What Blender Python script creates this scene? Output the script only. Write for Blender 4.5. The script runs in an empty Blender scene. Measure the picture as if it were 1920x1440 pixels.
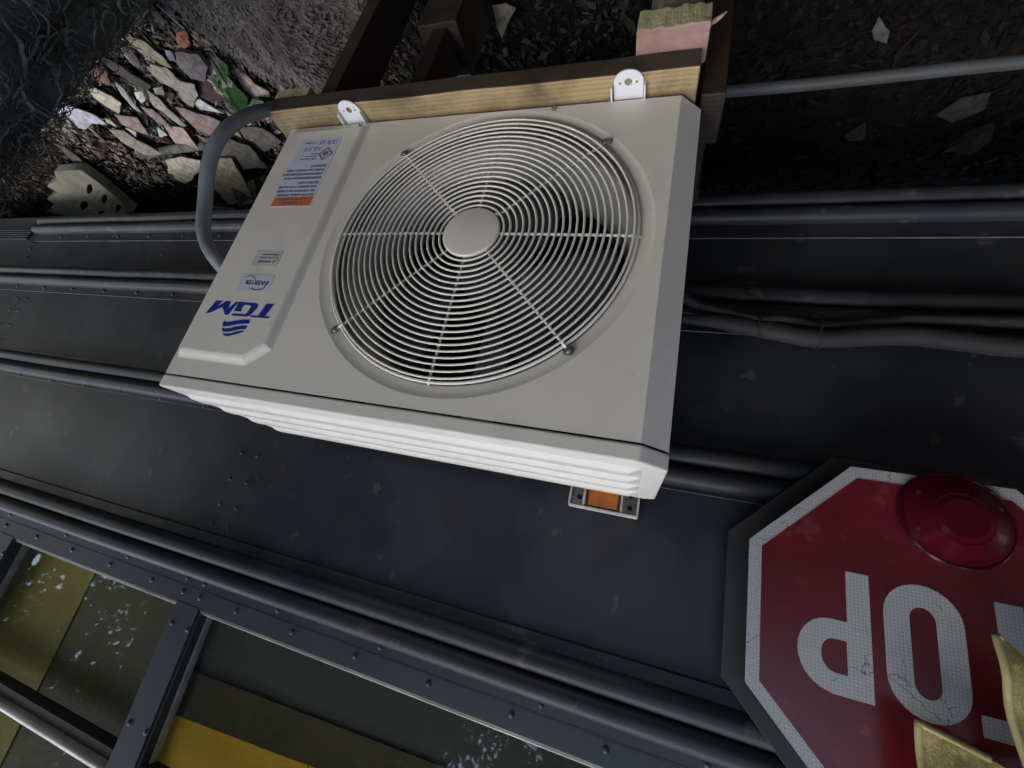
import bpy, bmesh, math, random
from mathutils import Vector, Matrix, noise
random.seed(7)
C = bpy.context.scene.collection
sc = bpy.context.scene
# ------------------------------------------------------------------ camera
OX, OY, OZ = 0.0, -0.83, 1.25            # camera position, bus wall is the plane y = 0
RM = [[-0.9422893965534622, -0.10496539455329704, 0.3179197368663707],
      [0.26055259683785076, 0.36640343603269115, 0.8932305784871508],
      [-0.21024518406842085, 0.9245165158122967, -0.3179090665053886]]
cam = bpy.data.cameras.new('camera'); camo = bpy.data.objects.new('camera', cam); C.objects.link(camo)
cam.sensor_width = 36; cam.lens = 792.96 * 36 / 1920; cam.clip_start = 0.02; cam.clip_end = 300
M4 = Matrix(((RM[0][0], -RM[0][1], -RM[0][2], OX), (RM[1][0], -RM[1][1], -RM[1][2], OY),
             (RM[2][0], -RM[2][1], -RM[2][2], OZ), (0, 0, 0, 1)))
camo.matrix_world = M4
sc.camera = camo
# ------------------------------------------------------------------ sky and light
w = bpy.data.worlds.new('World'); sc.world = w; w.use_nodes = True
nt = w.node_tree; bg = nt.nodes['Background']
sky = nt.nodes.new('ShaderNodeTexSky'); sky.sky_type = 'NISHITA'; sky.sun_disc = False
SUN_EL, SUN_AZ = math.radians(62), math.radians(135)      # azimuth clockwise from +y
sky.sun_elevation = SUN_EL; sky.sun_rotation = SUN_AZ
sky.air_density = 1.0; sky.dust_density = 2.0; sky.ozone_density = 1.0
nt.links.new(sky.outputs[0], bg.inputs[0]); bg.inputs[1].default_value = 0.15
sl = bpy.data.lights.new('sun', 'SUN'); sl.energy = 1.5; sl.angle = math.radians(50); sl.color = (1.0, 0.985, 0.96)
so = bpy.data.objects.new('sun', sl); C.objects.link(so)
sd = Vector((math.sin(SUN_AZ) * math.cos(SUN_EL), math.cos(SUN_AZ) * math.cos(SUN_EL), math.sin(SUN_EL)))
so.rotation_euler = sd.to_track_quat('Z', 'Y').to_euler(); so.location = (1, -3, 6)
vs = sc.view_settings; vs.view_transform = 'Standard'; vs.look = 'None'; vs.gamma = 1; vs.use_curve_mapping = False
vs.exposure = 1.62
# ------------------------------------------------------------------ helpers
def setp(o, label=None, cat=None, group=None, kind=None):
    if label: o['label'] = label
    if cat: o['category'] = cat
    if group: o['group'] = group
    if kind: o['kind'] = kind
    return o
def thing(name, label, cat, loc=(0, 0, 0), group=None):
    o = bpy.data.objects.new(name, None); C.objects.link(o); o.location = loc; o.empty_display_size = .1
    return setp(o, label, cat, group)
def mobj(name, me, mat=None, parent=None):
    if mat is not None and not me.materials: me.materials.append(mat)
    o = bpy.data.objects.new(name, me); C.objects.link(o)
    if parent: o.parent = parent
    return o
def fin(name, bm, mat, parent=None, smooth=False, bevel=0, off=None):
    bmesh.ops.recalc_face_normals(bm, faces=bm.faces[:])
    if off is not None: bmesh.ops.translate(bm, verts=bm.verts[:], vec=off)
    me = bpy.data.meshes.new(name); bm.to_mesh(me); bm.free()
    if smooth:
        for p in me.polygons: p.use_smooth = True
    o = mobj(name, me, mat, parent)
    if smooth == 'auto': autos(o)
    if bevel:
        m = o.modifiers.new('bevel', 'BEVEL'); m.width = bevel; m.segments = 2; m.limit_method = 'ANGLE'; m.angle_limit = math.radians(25)
        m.harden_normals = False
    return o
def autos(o, deg=35):
    me = o.data
    for p in me.polygons: p.use_smooth = True
    me.set_sharp_from_angle(angle=math.radians(deg))
def box(bm, x0, x1, y0, y1, z0, z1):
    v = [bm.verts.new(p) for p in ((x0,y0,z0),(x1,y0,z0),(x1,y1,z0),(x0,y1,z0),(x0,y0,z1),(x1,y0,z1),(x1,y1,z1),(x0,y1,z1))]
    for f in ((0,3,2,1),(4,5,6,7),(0,1,5,4),(1,2,6,5),(2,3,7,6),(3,0,4,7)): bm.faces.new([v[i] for i in f])
    return v
def boxo(name, x0, x1, y0, y1, z0, z1, mat, parent=None, bevel=0):
    bm = bmesh.new(); box(bm, x0, x1, y0, y1, z0, z1); return fin(name, bm, mat, parent, bevel=bevel)
def frames(pts):
    pts = [Vector(p) for p in pts]; out = []; up = None
    for i, p in enumerate(pts):
        t = (pts[min(i+1, len(pts)-1)] - pts[max(i-1, 0)]).normalized()
        if up is None: up = Vector((0,0,1)) if abs(t.z) < .9 else Vector((1,0,0))
        s = t.cross(up).normalized(); up = s.cross(t).normalized(); out.append((p, s, up))
    return out
def tube(bm, pts, r, n=8, closed=False, cap=True):
    pts = [Vector(p) for p in pts]
    if closed:
        fr = []
        c = sum(pts, Vector()) / len(pts); nz = (pts[0]-c).cross(pts[1]-c).normalized()
        for p in pts: fr.append((p, (p-c).normalized(), nz))
    else: fr = frames(pts)
    rings = []
    for i, (p, s, u) in enumerate(fr):
        rr = r[i] if isinstance(r, (list, tuple)) else r
        rings.append([bm.verts.new(p + (s*math.cos(a)+u*math.sin(a))*rr) for a in [2*math.pi*k/n for k in range(n)]])
    m = len(rings)
    for i in range(m if closed else m-1):
        A, B = rings[i], rings[(i+1) % m]
        for k in range(n): bm.faces.new((A[k], A[(k+1)%n], B[(k+1)%n], B[k]))
    if not closed and cap:
        bm.faces.new(rings[0]); bm.faces.new(rings[-1][::-1])
def spline(pts, n=8):
    pts = [Vector(p) for p in pts]; P = [pts[0]*2-pts[1]] + pts + [pts[-1]*2-pts[-2]]; out = []
    for i in range(1, len(P)-2):
        for k in range(n):
            t = k/n; a, b, c, d = P[i-1], P[i], P[i+1], P[i+2]
            out.append(.5*((2*b)+(c-a)*t+(2*a-5*b+4*c-d)*t*t+(3*b-a-3*c+d)*t*t*t))
    out.append(pts[-1]); return out
def curve_mesh(cu):
    o = bpy.data.objects.new('tmp', cu); C.objects.link(o)
    dg = bpy.context.evaluated_depsgraph_get(); dg.update()
    me = bpy.data.meshes.new_from_object(o.evaluated_get(dg)); bpy.data.objects.remove(o); me.materials.clear()
    return me
def flat(name, loops, y, mat, parent, th=.0004, bev=0):
    """filled outline(s) given as (x, z), standing in the plane y, facing -y"""
    cu = bpy.data.curves.new(name, 'CURVE'); cu.dimensions = '2D'; cu.fill_mode = 'BOTH'; cu.extrude = th/2
    if bev: cu.bevel_depth = bev; cu.bevel_resolution = 1
    for L in loops:
        s = cu.splines.new('POLY'); s.points.add(len(L)-1); s.use_cyclic_u = True
        for q, p in zip(s.points, L): q.co = (p[0], p[1], 0, 1)
    me = curve_mesh(cu); me.transform(Matrix.Translation((0, y, 0)) @ Matrix.Rotation(math.pi/2, 4, 'X'))
    return mobj(name, me, mat, parent)
def text(name, s, x, z, size, y, mat, parent, align='LEFT', th=.0003, sx=1.0, bold=0, slant=0):
    cu = bpy.data.curves.new(name, 'FONT'); cu.body = s; cu.size = size; cu.align_x = align; cu.extrude = th/2; cu.offset = bold; cu.shear = slant
    cu.resolution_u = 3
    me = curve_mesh(cu); me.transform(Matrix.Translation((x, y, z)) @ Matrix.Rotation(math.pi/2, 4, 'X') @ Matrix.Diagonal((sx, 1, 1, 1)))
    return mobj(name, me, mat, parent)
def N(nt, t, **k):
    n = nt.nodes.new(t)
    for a, b in k.items():
        if a in n.inputs.keys(): n.inputs[a].default_value = b
        else: setattr(n, a, b)
    return n
def mat(name, col, rough=.5, metal=0, var=0, vscale=6, bump=0, bscale=40, bdist=.002, spots=None, rvar=0, stretch=(1,1,1), col2=None, coat=0, spec=.5, detail=6):
    m = bpy.data.materials.new(name); m.use_nodes = True; t = m.node_tree; b = t.nodes['Principled BSDF']
    b.inputs['Base Color'].default_value = (*col, 1); b.inputs['Roughness'].default_value = rough; b.inputs['Metallic'].default_value = metal
    b.inputs['Coat Weight'].default_value = coat; b.inputs['Specular IOR Level'].default_value = spec
    tc = N(t, 'ShaderNodeTexCoord'); mp = N(t, 'ShaderNodeMapping'); mp.inputs['Scale'].default_value = stretch
    t.links.new(tc.outputs['Object'], mp.inputs[0]); src = mp.outputs[0]; out = None
    if var or col2:
        n = N(t, 'ShaderNodeTexNoise', Scale=vscale, Detail=detail, Roughness=.6); t.links.new(src, n.inputs['Vector'])
        r = N(t, 'ShaderNodeValToRGB'); r.color_ramp.elements[0].position = .3; r.color_ramp.elements[1].position = .7
        c2 = col2 or tuple(min(1, c*(1+var)) for c in col); c1 = col if col2 else tuple(c*(1-var) for c in col)
        r.color_ramp.elements[0].color = (*c1, 1); r.color_ramp.elements[1].color = (*c2, 1)
        t.links.new(n.outputs['Fac'], r.inputs[0]); out = r.outputs[0]
        if rvar:
            mr = N(t, 'ShaderNodeMapRange'); mr.inputs['To Min'].default_value = rough-rvar; mr.inputs['To Max'].default_value = rough+rvar
            t.links.new(n.outputs['Fac'], mr.inputs[0]); t.links.new(mr.outputs[0], b.inputs['Roughness'])
    if spots:
        for (scol, sscale, thr, amt) in spots:
            n = N(t, 'ShaderNodeTexNoise', Scale=sscale, Detail=3, Roughness=.7); t.links.new(src, n.inputs['Vector'])
            mr = N(t, 'ShaderNodeMapRange'); mr.inputs['From Min'].default_value = thr; mr.inputs['From Max'].default_value = thr+.05
            mr.inputs['To Max'].default_value = amt
            t.links.new(n.outputs['Fac'], mr.inputs[0])
            mx = N(t, 'ShaderNodeMix'); mx.data_type = 'RGBA'; t.links.new(mr.outputs[0], mx.inputs[0])
            if out: t.links.new(out, mx.inputs[6])
            else: mx.inputs[6].default_value = (*col, 1)
            mx.inputs[7].default_value = (*scol, 1); out = mx.outputs[2]
    if out: t.links.new(out, b.inputs['Base Color'])
    if bump:
        n = N(t, 'ShaderNodeTexNoise', Scale=bscale, Detail=6, Roughness=.65); t.links.new(src, n.inputs['Vector'])
        bp = N(t, 'ShaderNodeBump', Strength=bump, Distance=bdist); t.links.new(n.outputs['Fac'], bp.inputs['Height']); t.links.new(bp.outputs[0], b.inputs['Normal'])
    return m
def vcol_mat(name, rough=.8, bump=.6, bscale=60, bdist=.003, trans=0):
    """colour comes from each piece's own pigment attribute"""
    m = mat(name, (.3,.3,.3), rough, bump=bump, bscale=bscale, bdist=bdist); t = m.node_tree; b = t.nodes['Principled BSDF']
    a = N(t, 'ShaderNodeAttribute', attribute_name='pigment')
    b.inputs['Specular IOR Level'].default_value = .15
    n = N(t, 'ShaderNodeTexNoise', Scale=38., Detail=9., Roughness=.72); tc = N(t, 'ShaderNodeTexCoord'); t.links.new(tc.outputs['Object'], n.inputs['Vector'])
    mr = N(t, 'ShaderNodeMapRange'); mr.inputs['From Min'].default_value = .3; mr.inputs['From Max'].default_value = .7; mr.inputs['To Min'].default_value = .38; mr.inputs['To Max'].default_value = 1.45
    t.links.new(n.outputs['Fac'], mr.inputs[0])
    mx = N(t, 'ShaderNodeVectorMath', operation='MULTIPLY'); t.links.new(a.outputs['Color'], mx.inputs[0]); t.links.new(mr.outputs[0], mx.inputs[1])
    t.links.new(mx.outputs[0], b.inputs['Base Color']); return m
# ------------------------------------------------------------------ materials
M = {}
M['paint'] = mat('charcoal_bus_paint', (.0165,.0200,.027), .50, var=.25, vscale=3.5, bump=.3, bscale=60, bdist=.0008, rvar=.16, spec=.38, coat=.0,
                 spots=[((.032,.036,.042), 2.6, .48, .5), ((.09,.09,.085), 15, .63, .5), ((.035,.024,.018), 7, .62, .5), ((.28,.28,.27), 120, .72, .6)])
M['paint_strip'] = mat('charcoal_strip_paint', (.026,.031,.044), .5, var=.15, vscale=5, bump=.15, bscale=120, bdist=.0004, rvar=.08,
                 spots=[((.2,.2,.19), 60, .76, .5)])
M['rivet'] = mat('rivet_paint', (.022,.026,.036), .42)
M['seam'] = mat('worn_seam_edge', (.05,.05,.055), .5, col2=(.15,.15,.145), vscale=14)
M['under'] = mat('underbody_black', (.012,.012,.012), .8, var=.4, vscale=4)
M['beige'] = mat('beige_powder_coat', (.76,.735,.665), .36, bump=.12, bscale=700, bdist=.0002, var=.035, vscale=4, rvar=.06, spots=[((.50,.47,.40), 45, .66, .35), ((.60,.57,.50), 3, .52, .35)])
M['wire'] = mat('beige_wire_coat', (.76,.74,.68), .33)
M['galv'] = mat('galvanised_shroud', (.52,.52,.49), .5, metal=0, var=.15, vscale=8)
M['white'] = mat('white_enamel', (.78,.79,.80), .25)
M['fan'] = mat('grey_fan_plastic', (.09,.095,.10), .4, var=.2)
M['coil'] = mat('dark_coil_fins', (.015,.015,.016), .5, metal=.3)
M['screw'] = mat('zinc_screw', (.45,.45,.43), .3, metal=.9)
M['black'] = mat('black_rubber', (.015,.015,.016), .6, var=.3, bump=.3, bscale=60)
M['paper'] = mat('white_sticker', (.62,.66,.80), .3)
M['paper2'] = mat('cream_sticker', (.55,.58,.58), .35)
M['ink'] = mat('grey_print', (.15,.165,.24), .5)
M['orange'] = mat('orange_sticker_band', (.70,.17,.02), .35)
M['redprint'] = mat('red_print', (.45,.02,.05), .4)
M['blue'] = mat('blue_print', (.012,.035,.30), .3)
M['navy'] = mat('navy_print', (.03,.025,.15), .3)
M['green'] = mat('green_print', (.06,.42,.10), .3)
M['yellowprint'] = mat('yellow_print', (.6,.35,.02), .4)
M['amber'] = mat('amber_lens', (.80,.22,.02), .22, var=.25, vscale=40, stretch=(1,1,.2))
M['lamp_case'] = mat('dirty_white_plastic', (.52,.50,.46), .5, var=.2, vscale=30, spots=[((.12,.08,.05), 22, .62, .7)])
M['alu'] = mat('worn_aluminium', (.30,.30,.285), .45, metal=.55, var=.35, vscale=30, stretch=(.3,1,1))
M['conduit'] = mat('grey_pvc_conduit', (.17,.185,.195), .45, var=.12, vscale=10, bump=.1, bscale=30)
M['dimpipe'] = mat('dull_grey_pipe', (.06,.066,.073), .6, var=.2, vscale=10)
M['foam'] = mat('black_pipe_foam', (.017,.018,.020), .75, var=.25, vscale=15, bump=.5, bscale=220, bdist=.001, spots=[((.05,.05,.05), 30, .7, .5)])
def wood(name, a, b, sc_=(1,1,1), rough=.7):
    m = bpy.data.materials.new(name); m.use_nodes = True; t = m.node_tree; s = t.nodes['Principled BSDF']; s.inputs['Roughness'].default_value = rough
    tc = N(t, 'ShaderNodeTexCoord'); mp = N(t, 'ShaderNodeMapping'); mp.inputs['Scale'].default_value = sc_
    t.links.new(tc.outputs['Object'], mp.inputs[0])
    n = N(t, 'ShaderNodeTexNoise', Scale=3., Detail=3.); t.links.new(mp.outputs[0], n.inputs['Vector'])
    wv = N(t, 'ShaderNodeTexWave', Scale=26., Distortion=5., Detail=4.); wv.bands_direction = 'DIAGONAL' if False else 'Y'; wv.inputs['Detail Scale'].default_value = .6
    t.links.new(mp.outputs[0], wv.inputs['Vector'])
    n2 = N(t, 'ShaderNodeTexNoise', Scale=60., Detail=5.); t.links.new(mp.outputs[0], n2.inputs['Vector'])
    r = N(t, 'ShaderNodeValToRGB'); r.color_ramp.elements[0].color = (*a, 1); r.color_ramp.elements[1].color = (*b, 1)
    ad = N(t, 'ShaderNodeMath', operation='ADD'); mu = N(t, 'ShaderNodeMath', operation='MULTIPLY'); mu.inputs[1].default_value = .32
    t.links.new(wv.outputs['Fac'], mu.inputs[0]); t.links.new(mu.outputs[0], ad.inputs[0])
    m2 = N(t, 'ShaderNodeMath', operation='MULTIPLY'); m2.inputs[1].default_value = .8; t.links.new(n2.outputs['Fac'], m2.inputs[0]); t.links.new(m2.outputs[0], ad.inputs[1])
    t.links.new(ad.outputs[0], r.inputs[0])
    n4 = N(t, 'ShaderNodeTexNoise', Scale=9., Detail=5., Roughness=.65); t.links.new(tc.outputs['Object'], n4.inputs['Vector'])
    m4 = N(t, 'ShaderNodeMapRange'); m4.inputs['From Min'].default_value = .36; m4.inputs['From Max'].default_value = .60; m4.inputs['To Min'].default_value = .45; m4.inputs['To Max'].default_value = 1.05
    t.links.new(n4.outputs['Fac'], m4.inputs[0]); sv = N(t, 'ShaderNodeVectorMath', operation='SCALE'); t.links.new(r.outputs[0], sv.inputs[0]); t.links.new(m4.outputs[0], sv.inputs['Scale']); t.links.new(sv.outputs[0], s.inputs['Base Color'])
    bp = N(t, 'ShaderNodeBump', Strength=.5, Distance=.001); t.links.new(ad.outputs[0], bp.inputs['Height']); t.links.new(bp.outputs[0], s.inputs['Normal'])
    return m
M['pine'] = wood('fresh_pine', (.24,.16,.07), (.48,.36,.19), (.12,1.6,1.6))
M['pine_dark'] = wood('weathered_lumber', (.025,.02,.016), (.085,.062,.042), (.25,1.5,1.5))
M['leg_wood'] = wood('dark_brown_lumber', (.010,.007,.005), (.045,.028,.016), (1.5,1.5,.25))  # near-black brown shared by legs, side rails and support block
M['pink_wood'] = mat('pink_cut_wood', (.26,.14,.125), .85, col2=(.42,.28,.235), vscale=22, bump=.7, bscale=70, bdist=.002, stretch=(.35,1,1), spots=[((.14,.06,.05), 30, .60, .6)])
M['yellow_paint'] = mat('pale_yellow_scrap', (.42,.40,.22), .85, var=.25, vscale=25, bump=.8, bscale=120, bdist=.003, spots=[((.16,.10,.045), 16, .56, .8)])
M['grey_wood'] = wood('grey_old_wood', (.14,.13,.10), (.32,.30,.24), (2,.4,2))
M['soil'] = mat('dark_soil', (.008,.007,.006), .95, col2=(.024,.020,.016), vscale=9, bump=1, bscale=45, bdist=.02, spec=.12)
M['dirt_far'] = mat('leafy_ground', (.05,.045,.03), .95, col2=(.09,.085,.05), vscale=3, bump=.6, bscale=20, bdist=.03, spec=.12)
M['bits'] = vcol_mat('litter_bits', .9, .7, 90, .003)
M['shard'] = vcol_mat('bark_shard_surface', .75, .6, 70, .003)
M['leaf'] = mat('fresh_green_leaf', (.012,.045,.010), .4, col2=(.035,.095,.022), vscale=18, bump=.4, bscale=35, stretch=(1,.3,1))
M['fiber'] = mat('grey_shaggy_bark', (.055,.048,.043), .95, col2=(.15,.135,.125), vscale=14, bump=1, bscale=40, bdist=.015, spec=.12)
M['strand'] = mat('bark_strands', (.06,.052,.046), .9, col2=(.21,.19,.175), vscale=8, spec=.12)
M['bark'] = mat('lichened_bark', (.045,.044,.038), 1, col2=(.26,.265,.235), vscale=11, bump=1, bscale=45, bdist=.02, detail=9, spec=.12)
M['vine'] = mat('pale_vine_fibres', (.15,.153,.135), 1, col2=(.46,.475,.43), vscale=10, spec=.12)
M['frizz'] = mat('dark_root_frizz', (.05,.048,.04), 1, col2=(.18,.18,.155), vscale=10, spec=.12)
M['brick'] = mat('pale_cement_block', (.105,.097,.07), .95, col2=(.20,.185,.13), vscale=12, bump=.8, bscale=60, bdist=.004)
M['cloth'] = mat('yellow_fleece', (.26,.215,.075), .95, col2=(.45,.38,.15), vscale=90, bump=1, bscale=260, bdist=.004, stretch=(1,1,.5))
M['hem'] = mat('yellow_hem', (.40,.345,.16), .9, var=.12, vscale=60, bump=.7, bscale=200, bdist=.002)
M['foliage'] = mat('tree_leaves', (.045,.075,.016), .6, col2=(.10,.14,.035), vscale=1.5, spec=.12)
M['trunkfar'] = mat('tree_bark', (.06,.05,.04), .95, var=.4, vscale=8, bump=.8, bscale=30, bdist=.01)
M['redwood'] = wood('reddish_bounce_boards', (.28,.17,.13), (.46,.30,.24), (1.5,1.5,.2))  # reddish so that the added shed bounces warm light onto the unit
M['liner'] = mat('yellow_insulation', (.86,.58,.09), .75, col2=(.95,.70,.17), vscale=30, bump=.9, bscale=110, bdist=.006)
M['olive'] = mat('olive_window_board', (.19,.16,.032), .7, var=.2, vscale=7, bump=.3, bscale=60)
M['darkgreen'] = mat('dark_green_board', (.032,.036,.016), .7, col2=(.065,.056,.026), vscale=5)
M['tealboard'] = mat('dark_grey_green_board', (.026,.033,.028), .8, var=.15, vscale=4)
M['brownboard'] = mat('shadowed_insulation_brown', (.032,.024,.008), .8, var=.3, vscale=8)  # tone of the yellow insulation in shadow, painted flat brown
# glass: clear pane with mirror reflection by angle
g = bpy.data.materials.new('window_glass'); g.use_nodes = True; t = g.node_tree; t.nodes.clear()
o_ = N(t, 'ShaderNodeOutputMaterial'); mx = N(t, 'ShaderNodeMixShader'); tr = N(t, 'ShaderNodeBsdfTransparent'); gl = N(t, 'ShaderNodeBsdfGlossy', Roughness=.02)
tr.inputs[0].default_value = (.975,.985,.97,1); fr = N(t, 'ShaderNodeFresnel', IOR=1.8)
gb = N(t, 'ShaderNodeNewGeometry'); iv_ = N(t, 'ShaderNodeMath', operation='SUBTRACT'); iv_.inputs[0].default_value = 1; t.links.new(gb.outputs['Backfacing'], iv_.inputs[1]); ml = N(t, 'ShaderNodeMath', operation='MULTIPLY'); t.links.new(iv_.outputs[0], ml.inputs[0]); t.links.new(fr.outputs[0], ml.inputs[1]); t.links.new(ml.outputs[0], mx.inputs[0]); t.links.new(tr.outputs[0], mx.inputs[1]); t.links.new(gl.outputs[0], mx.inputs[2]); t.links.new(mx.outputs[0], o_.inputs[0])
M['glass'] = g
# thin yellow insulation lets the light of the far windows through
t = M['liner'].node_tree; pb = t.nodes['Principled BSDF']; tl = N(t, 'ShaderNodeBsdfTranslucent'); ms = N(t, 'ShaderNodeMixShader'); ms.inputs[0].default_value = .65
tl.inputs[0].default_value = (.95, .66, .12, 1); t.links.new(pb.outputs[0], ms.inputs[1]); t.links.new(tl.outputs[0], ms.inputs[2]); t.links.new(ms.outputs[0], t.nodes['Material Output'].inputs[0])
# red acrylic lamp lens
M['redlens'] = mat('red_acrylic_lens', (.22,.012,.035), .16)
M['redlens'].node_tree.nodes['Principled BSDF'].inputs['Transmission Weight'].default_value = .75
M['redlens'].node_tree.nodes['Principled BSDF'].inputs['IOR'].default_value = 1.25
def sign_mat(name, base, cell, dark, thr=.62):
    m = mat(name, base, .42, var=.08, vscale=8); t = m.node_tree; b = t.nodes['Principled BSDF']
    tc = N(t, 'ShaderNodeTexCoord')
    v = N(t, 'ShaderNodeTexVoronoi', Scale=cell, Randomness=.3); v.feature = 'DISTANCE_TO_EDGE'; t.links.new(tc.outputs['Object'], v.inputs['Vector'])
    mr = N(t, 'ShaderNodeMapRange'); mr.inputs['From Min'].default_value = .05; mr.inputs['From Max'].default_value = .25; mr.inputs['To Min'].default_value = .74; mr.inputs['To Max'].default_value = 1.03
    t.links.new(v.outputs[0], mr.inputs[0])
    # grime cracks
    vc = N(t, 'ShaderNodeTexVoronoi', Scale=16.); vc.feature = 'DISTANCE_TO_EDGE'
    nz = N(t, 'ShaderNodeTexNoise', Scale=40., Detail=4.); t.links.new(tc.outputs['Object'], nz.inputs['Vector'])
    av = N(t, 'ShaderNodeVectorMath', operation='MULTIPLY_ADD'); av.inputs[1].default_value = (.03,.03,.03); t.links.new(nz.outputs['Color'], av.inputs[0]); t.links.new(tc.outputs['Object'], av.inputs[2]); t.links.new(av.outputs[0], vc.inputs['Vector'])
    mc = N(t, 'ShaderNodeMapRange'); mc.inputs['From Min'].default_value = .0; mc.inputs['From Max'].default_value = .010; t.links.new(vc.outputs[0], mc.inputs[0])
    n3 = N(t, 'ShaderNodeTexNoise', Scale=14., Detail=5.); t.links.new(tc.outputs['Object'], n3.inputs['Vector'])
    m3 = N(t, 'ShaderNodeMapRange'); m3.inputs['From Min'].default_value = .53; m3.inputs['From Max'].default_value = .58; m3.inputs['To Min'].default_value = 1; m3.inputs['To Max'].default_value = 0; t.links.new(n3.outputs['Fac'], m3.inputs[0])
    mxx = N(t, 'ShaderNodeMath', operation='MAXIMUM'); t.links.new(mc.outputs[0], mxx.inputs[0]); t.links.new(m3.outputs[0], mxx.inputs[1])
    mu = N(t, 'ShaderNodeMix'); mu.data_type = 'RGBA'; mu.inputs[6].default_value = (*dark, 1)
    sc2 = N(t, 'ShaderNodeVectorMath', operation='SCALE'); sc2.inputs[0].default_value = base; t.links.new(mr.outputs[0], sc2.inputs['Scale']); t.links.new(sc2.outputs[0], mu.inputs[7])
    t.links.new(mxx.outputs[0], mu.inputs[0]); t.links.new(mu.outputs[2], b.inputs['Base Color']); return m
M['reflective'] = sign_mat('white_reflective_sheet', (.40,.42,.43), 230., (.05,.045,.04))
M['signred'] = mat('red_sign_face', (.13,.007,.015), .33, var=.22, vscale=12, bump=.05, bscale=200, spots=[((.20,.06,.055), 28, .60, .3), ((.02,.01,.01), 110, .70, .6), ((.05,.004,.008), 3, .5, .5)])
M['signback'] = mat('black_sign_backing', (.022,.023,.024), .55, var=.2, vscale=12, spots=[((.08,.08,.08), 18, .68, .4)])
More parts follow.
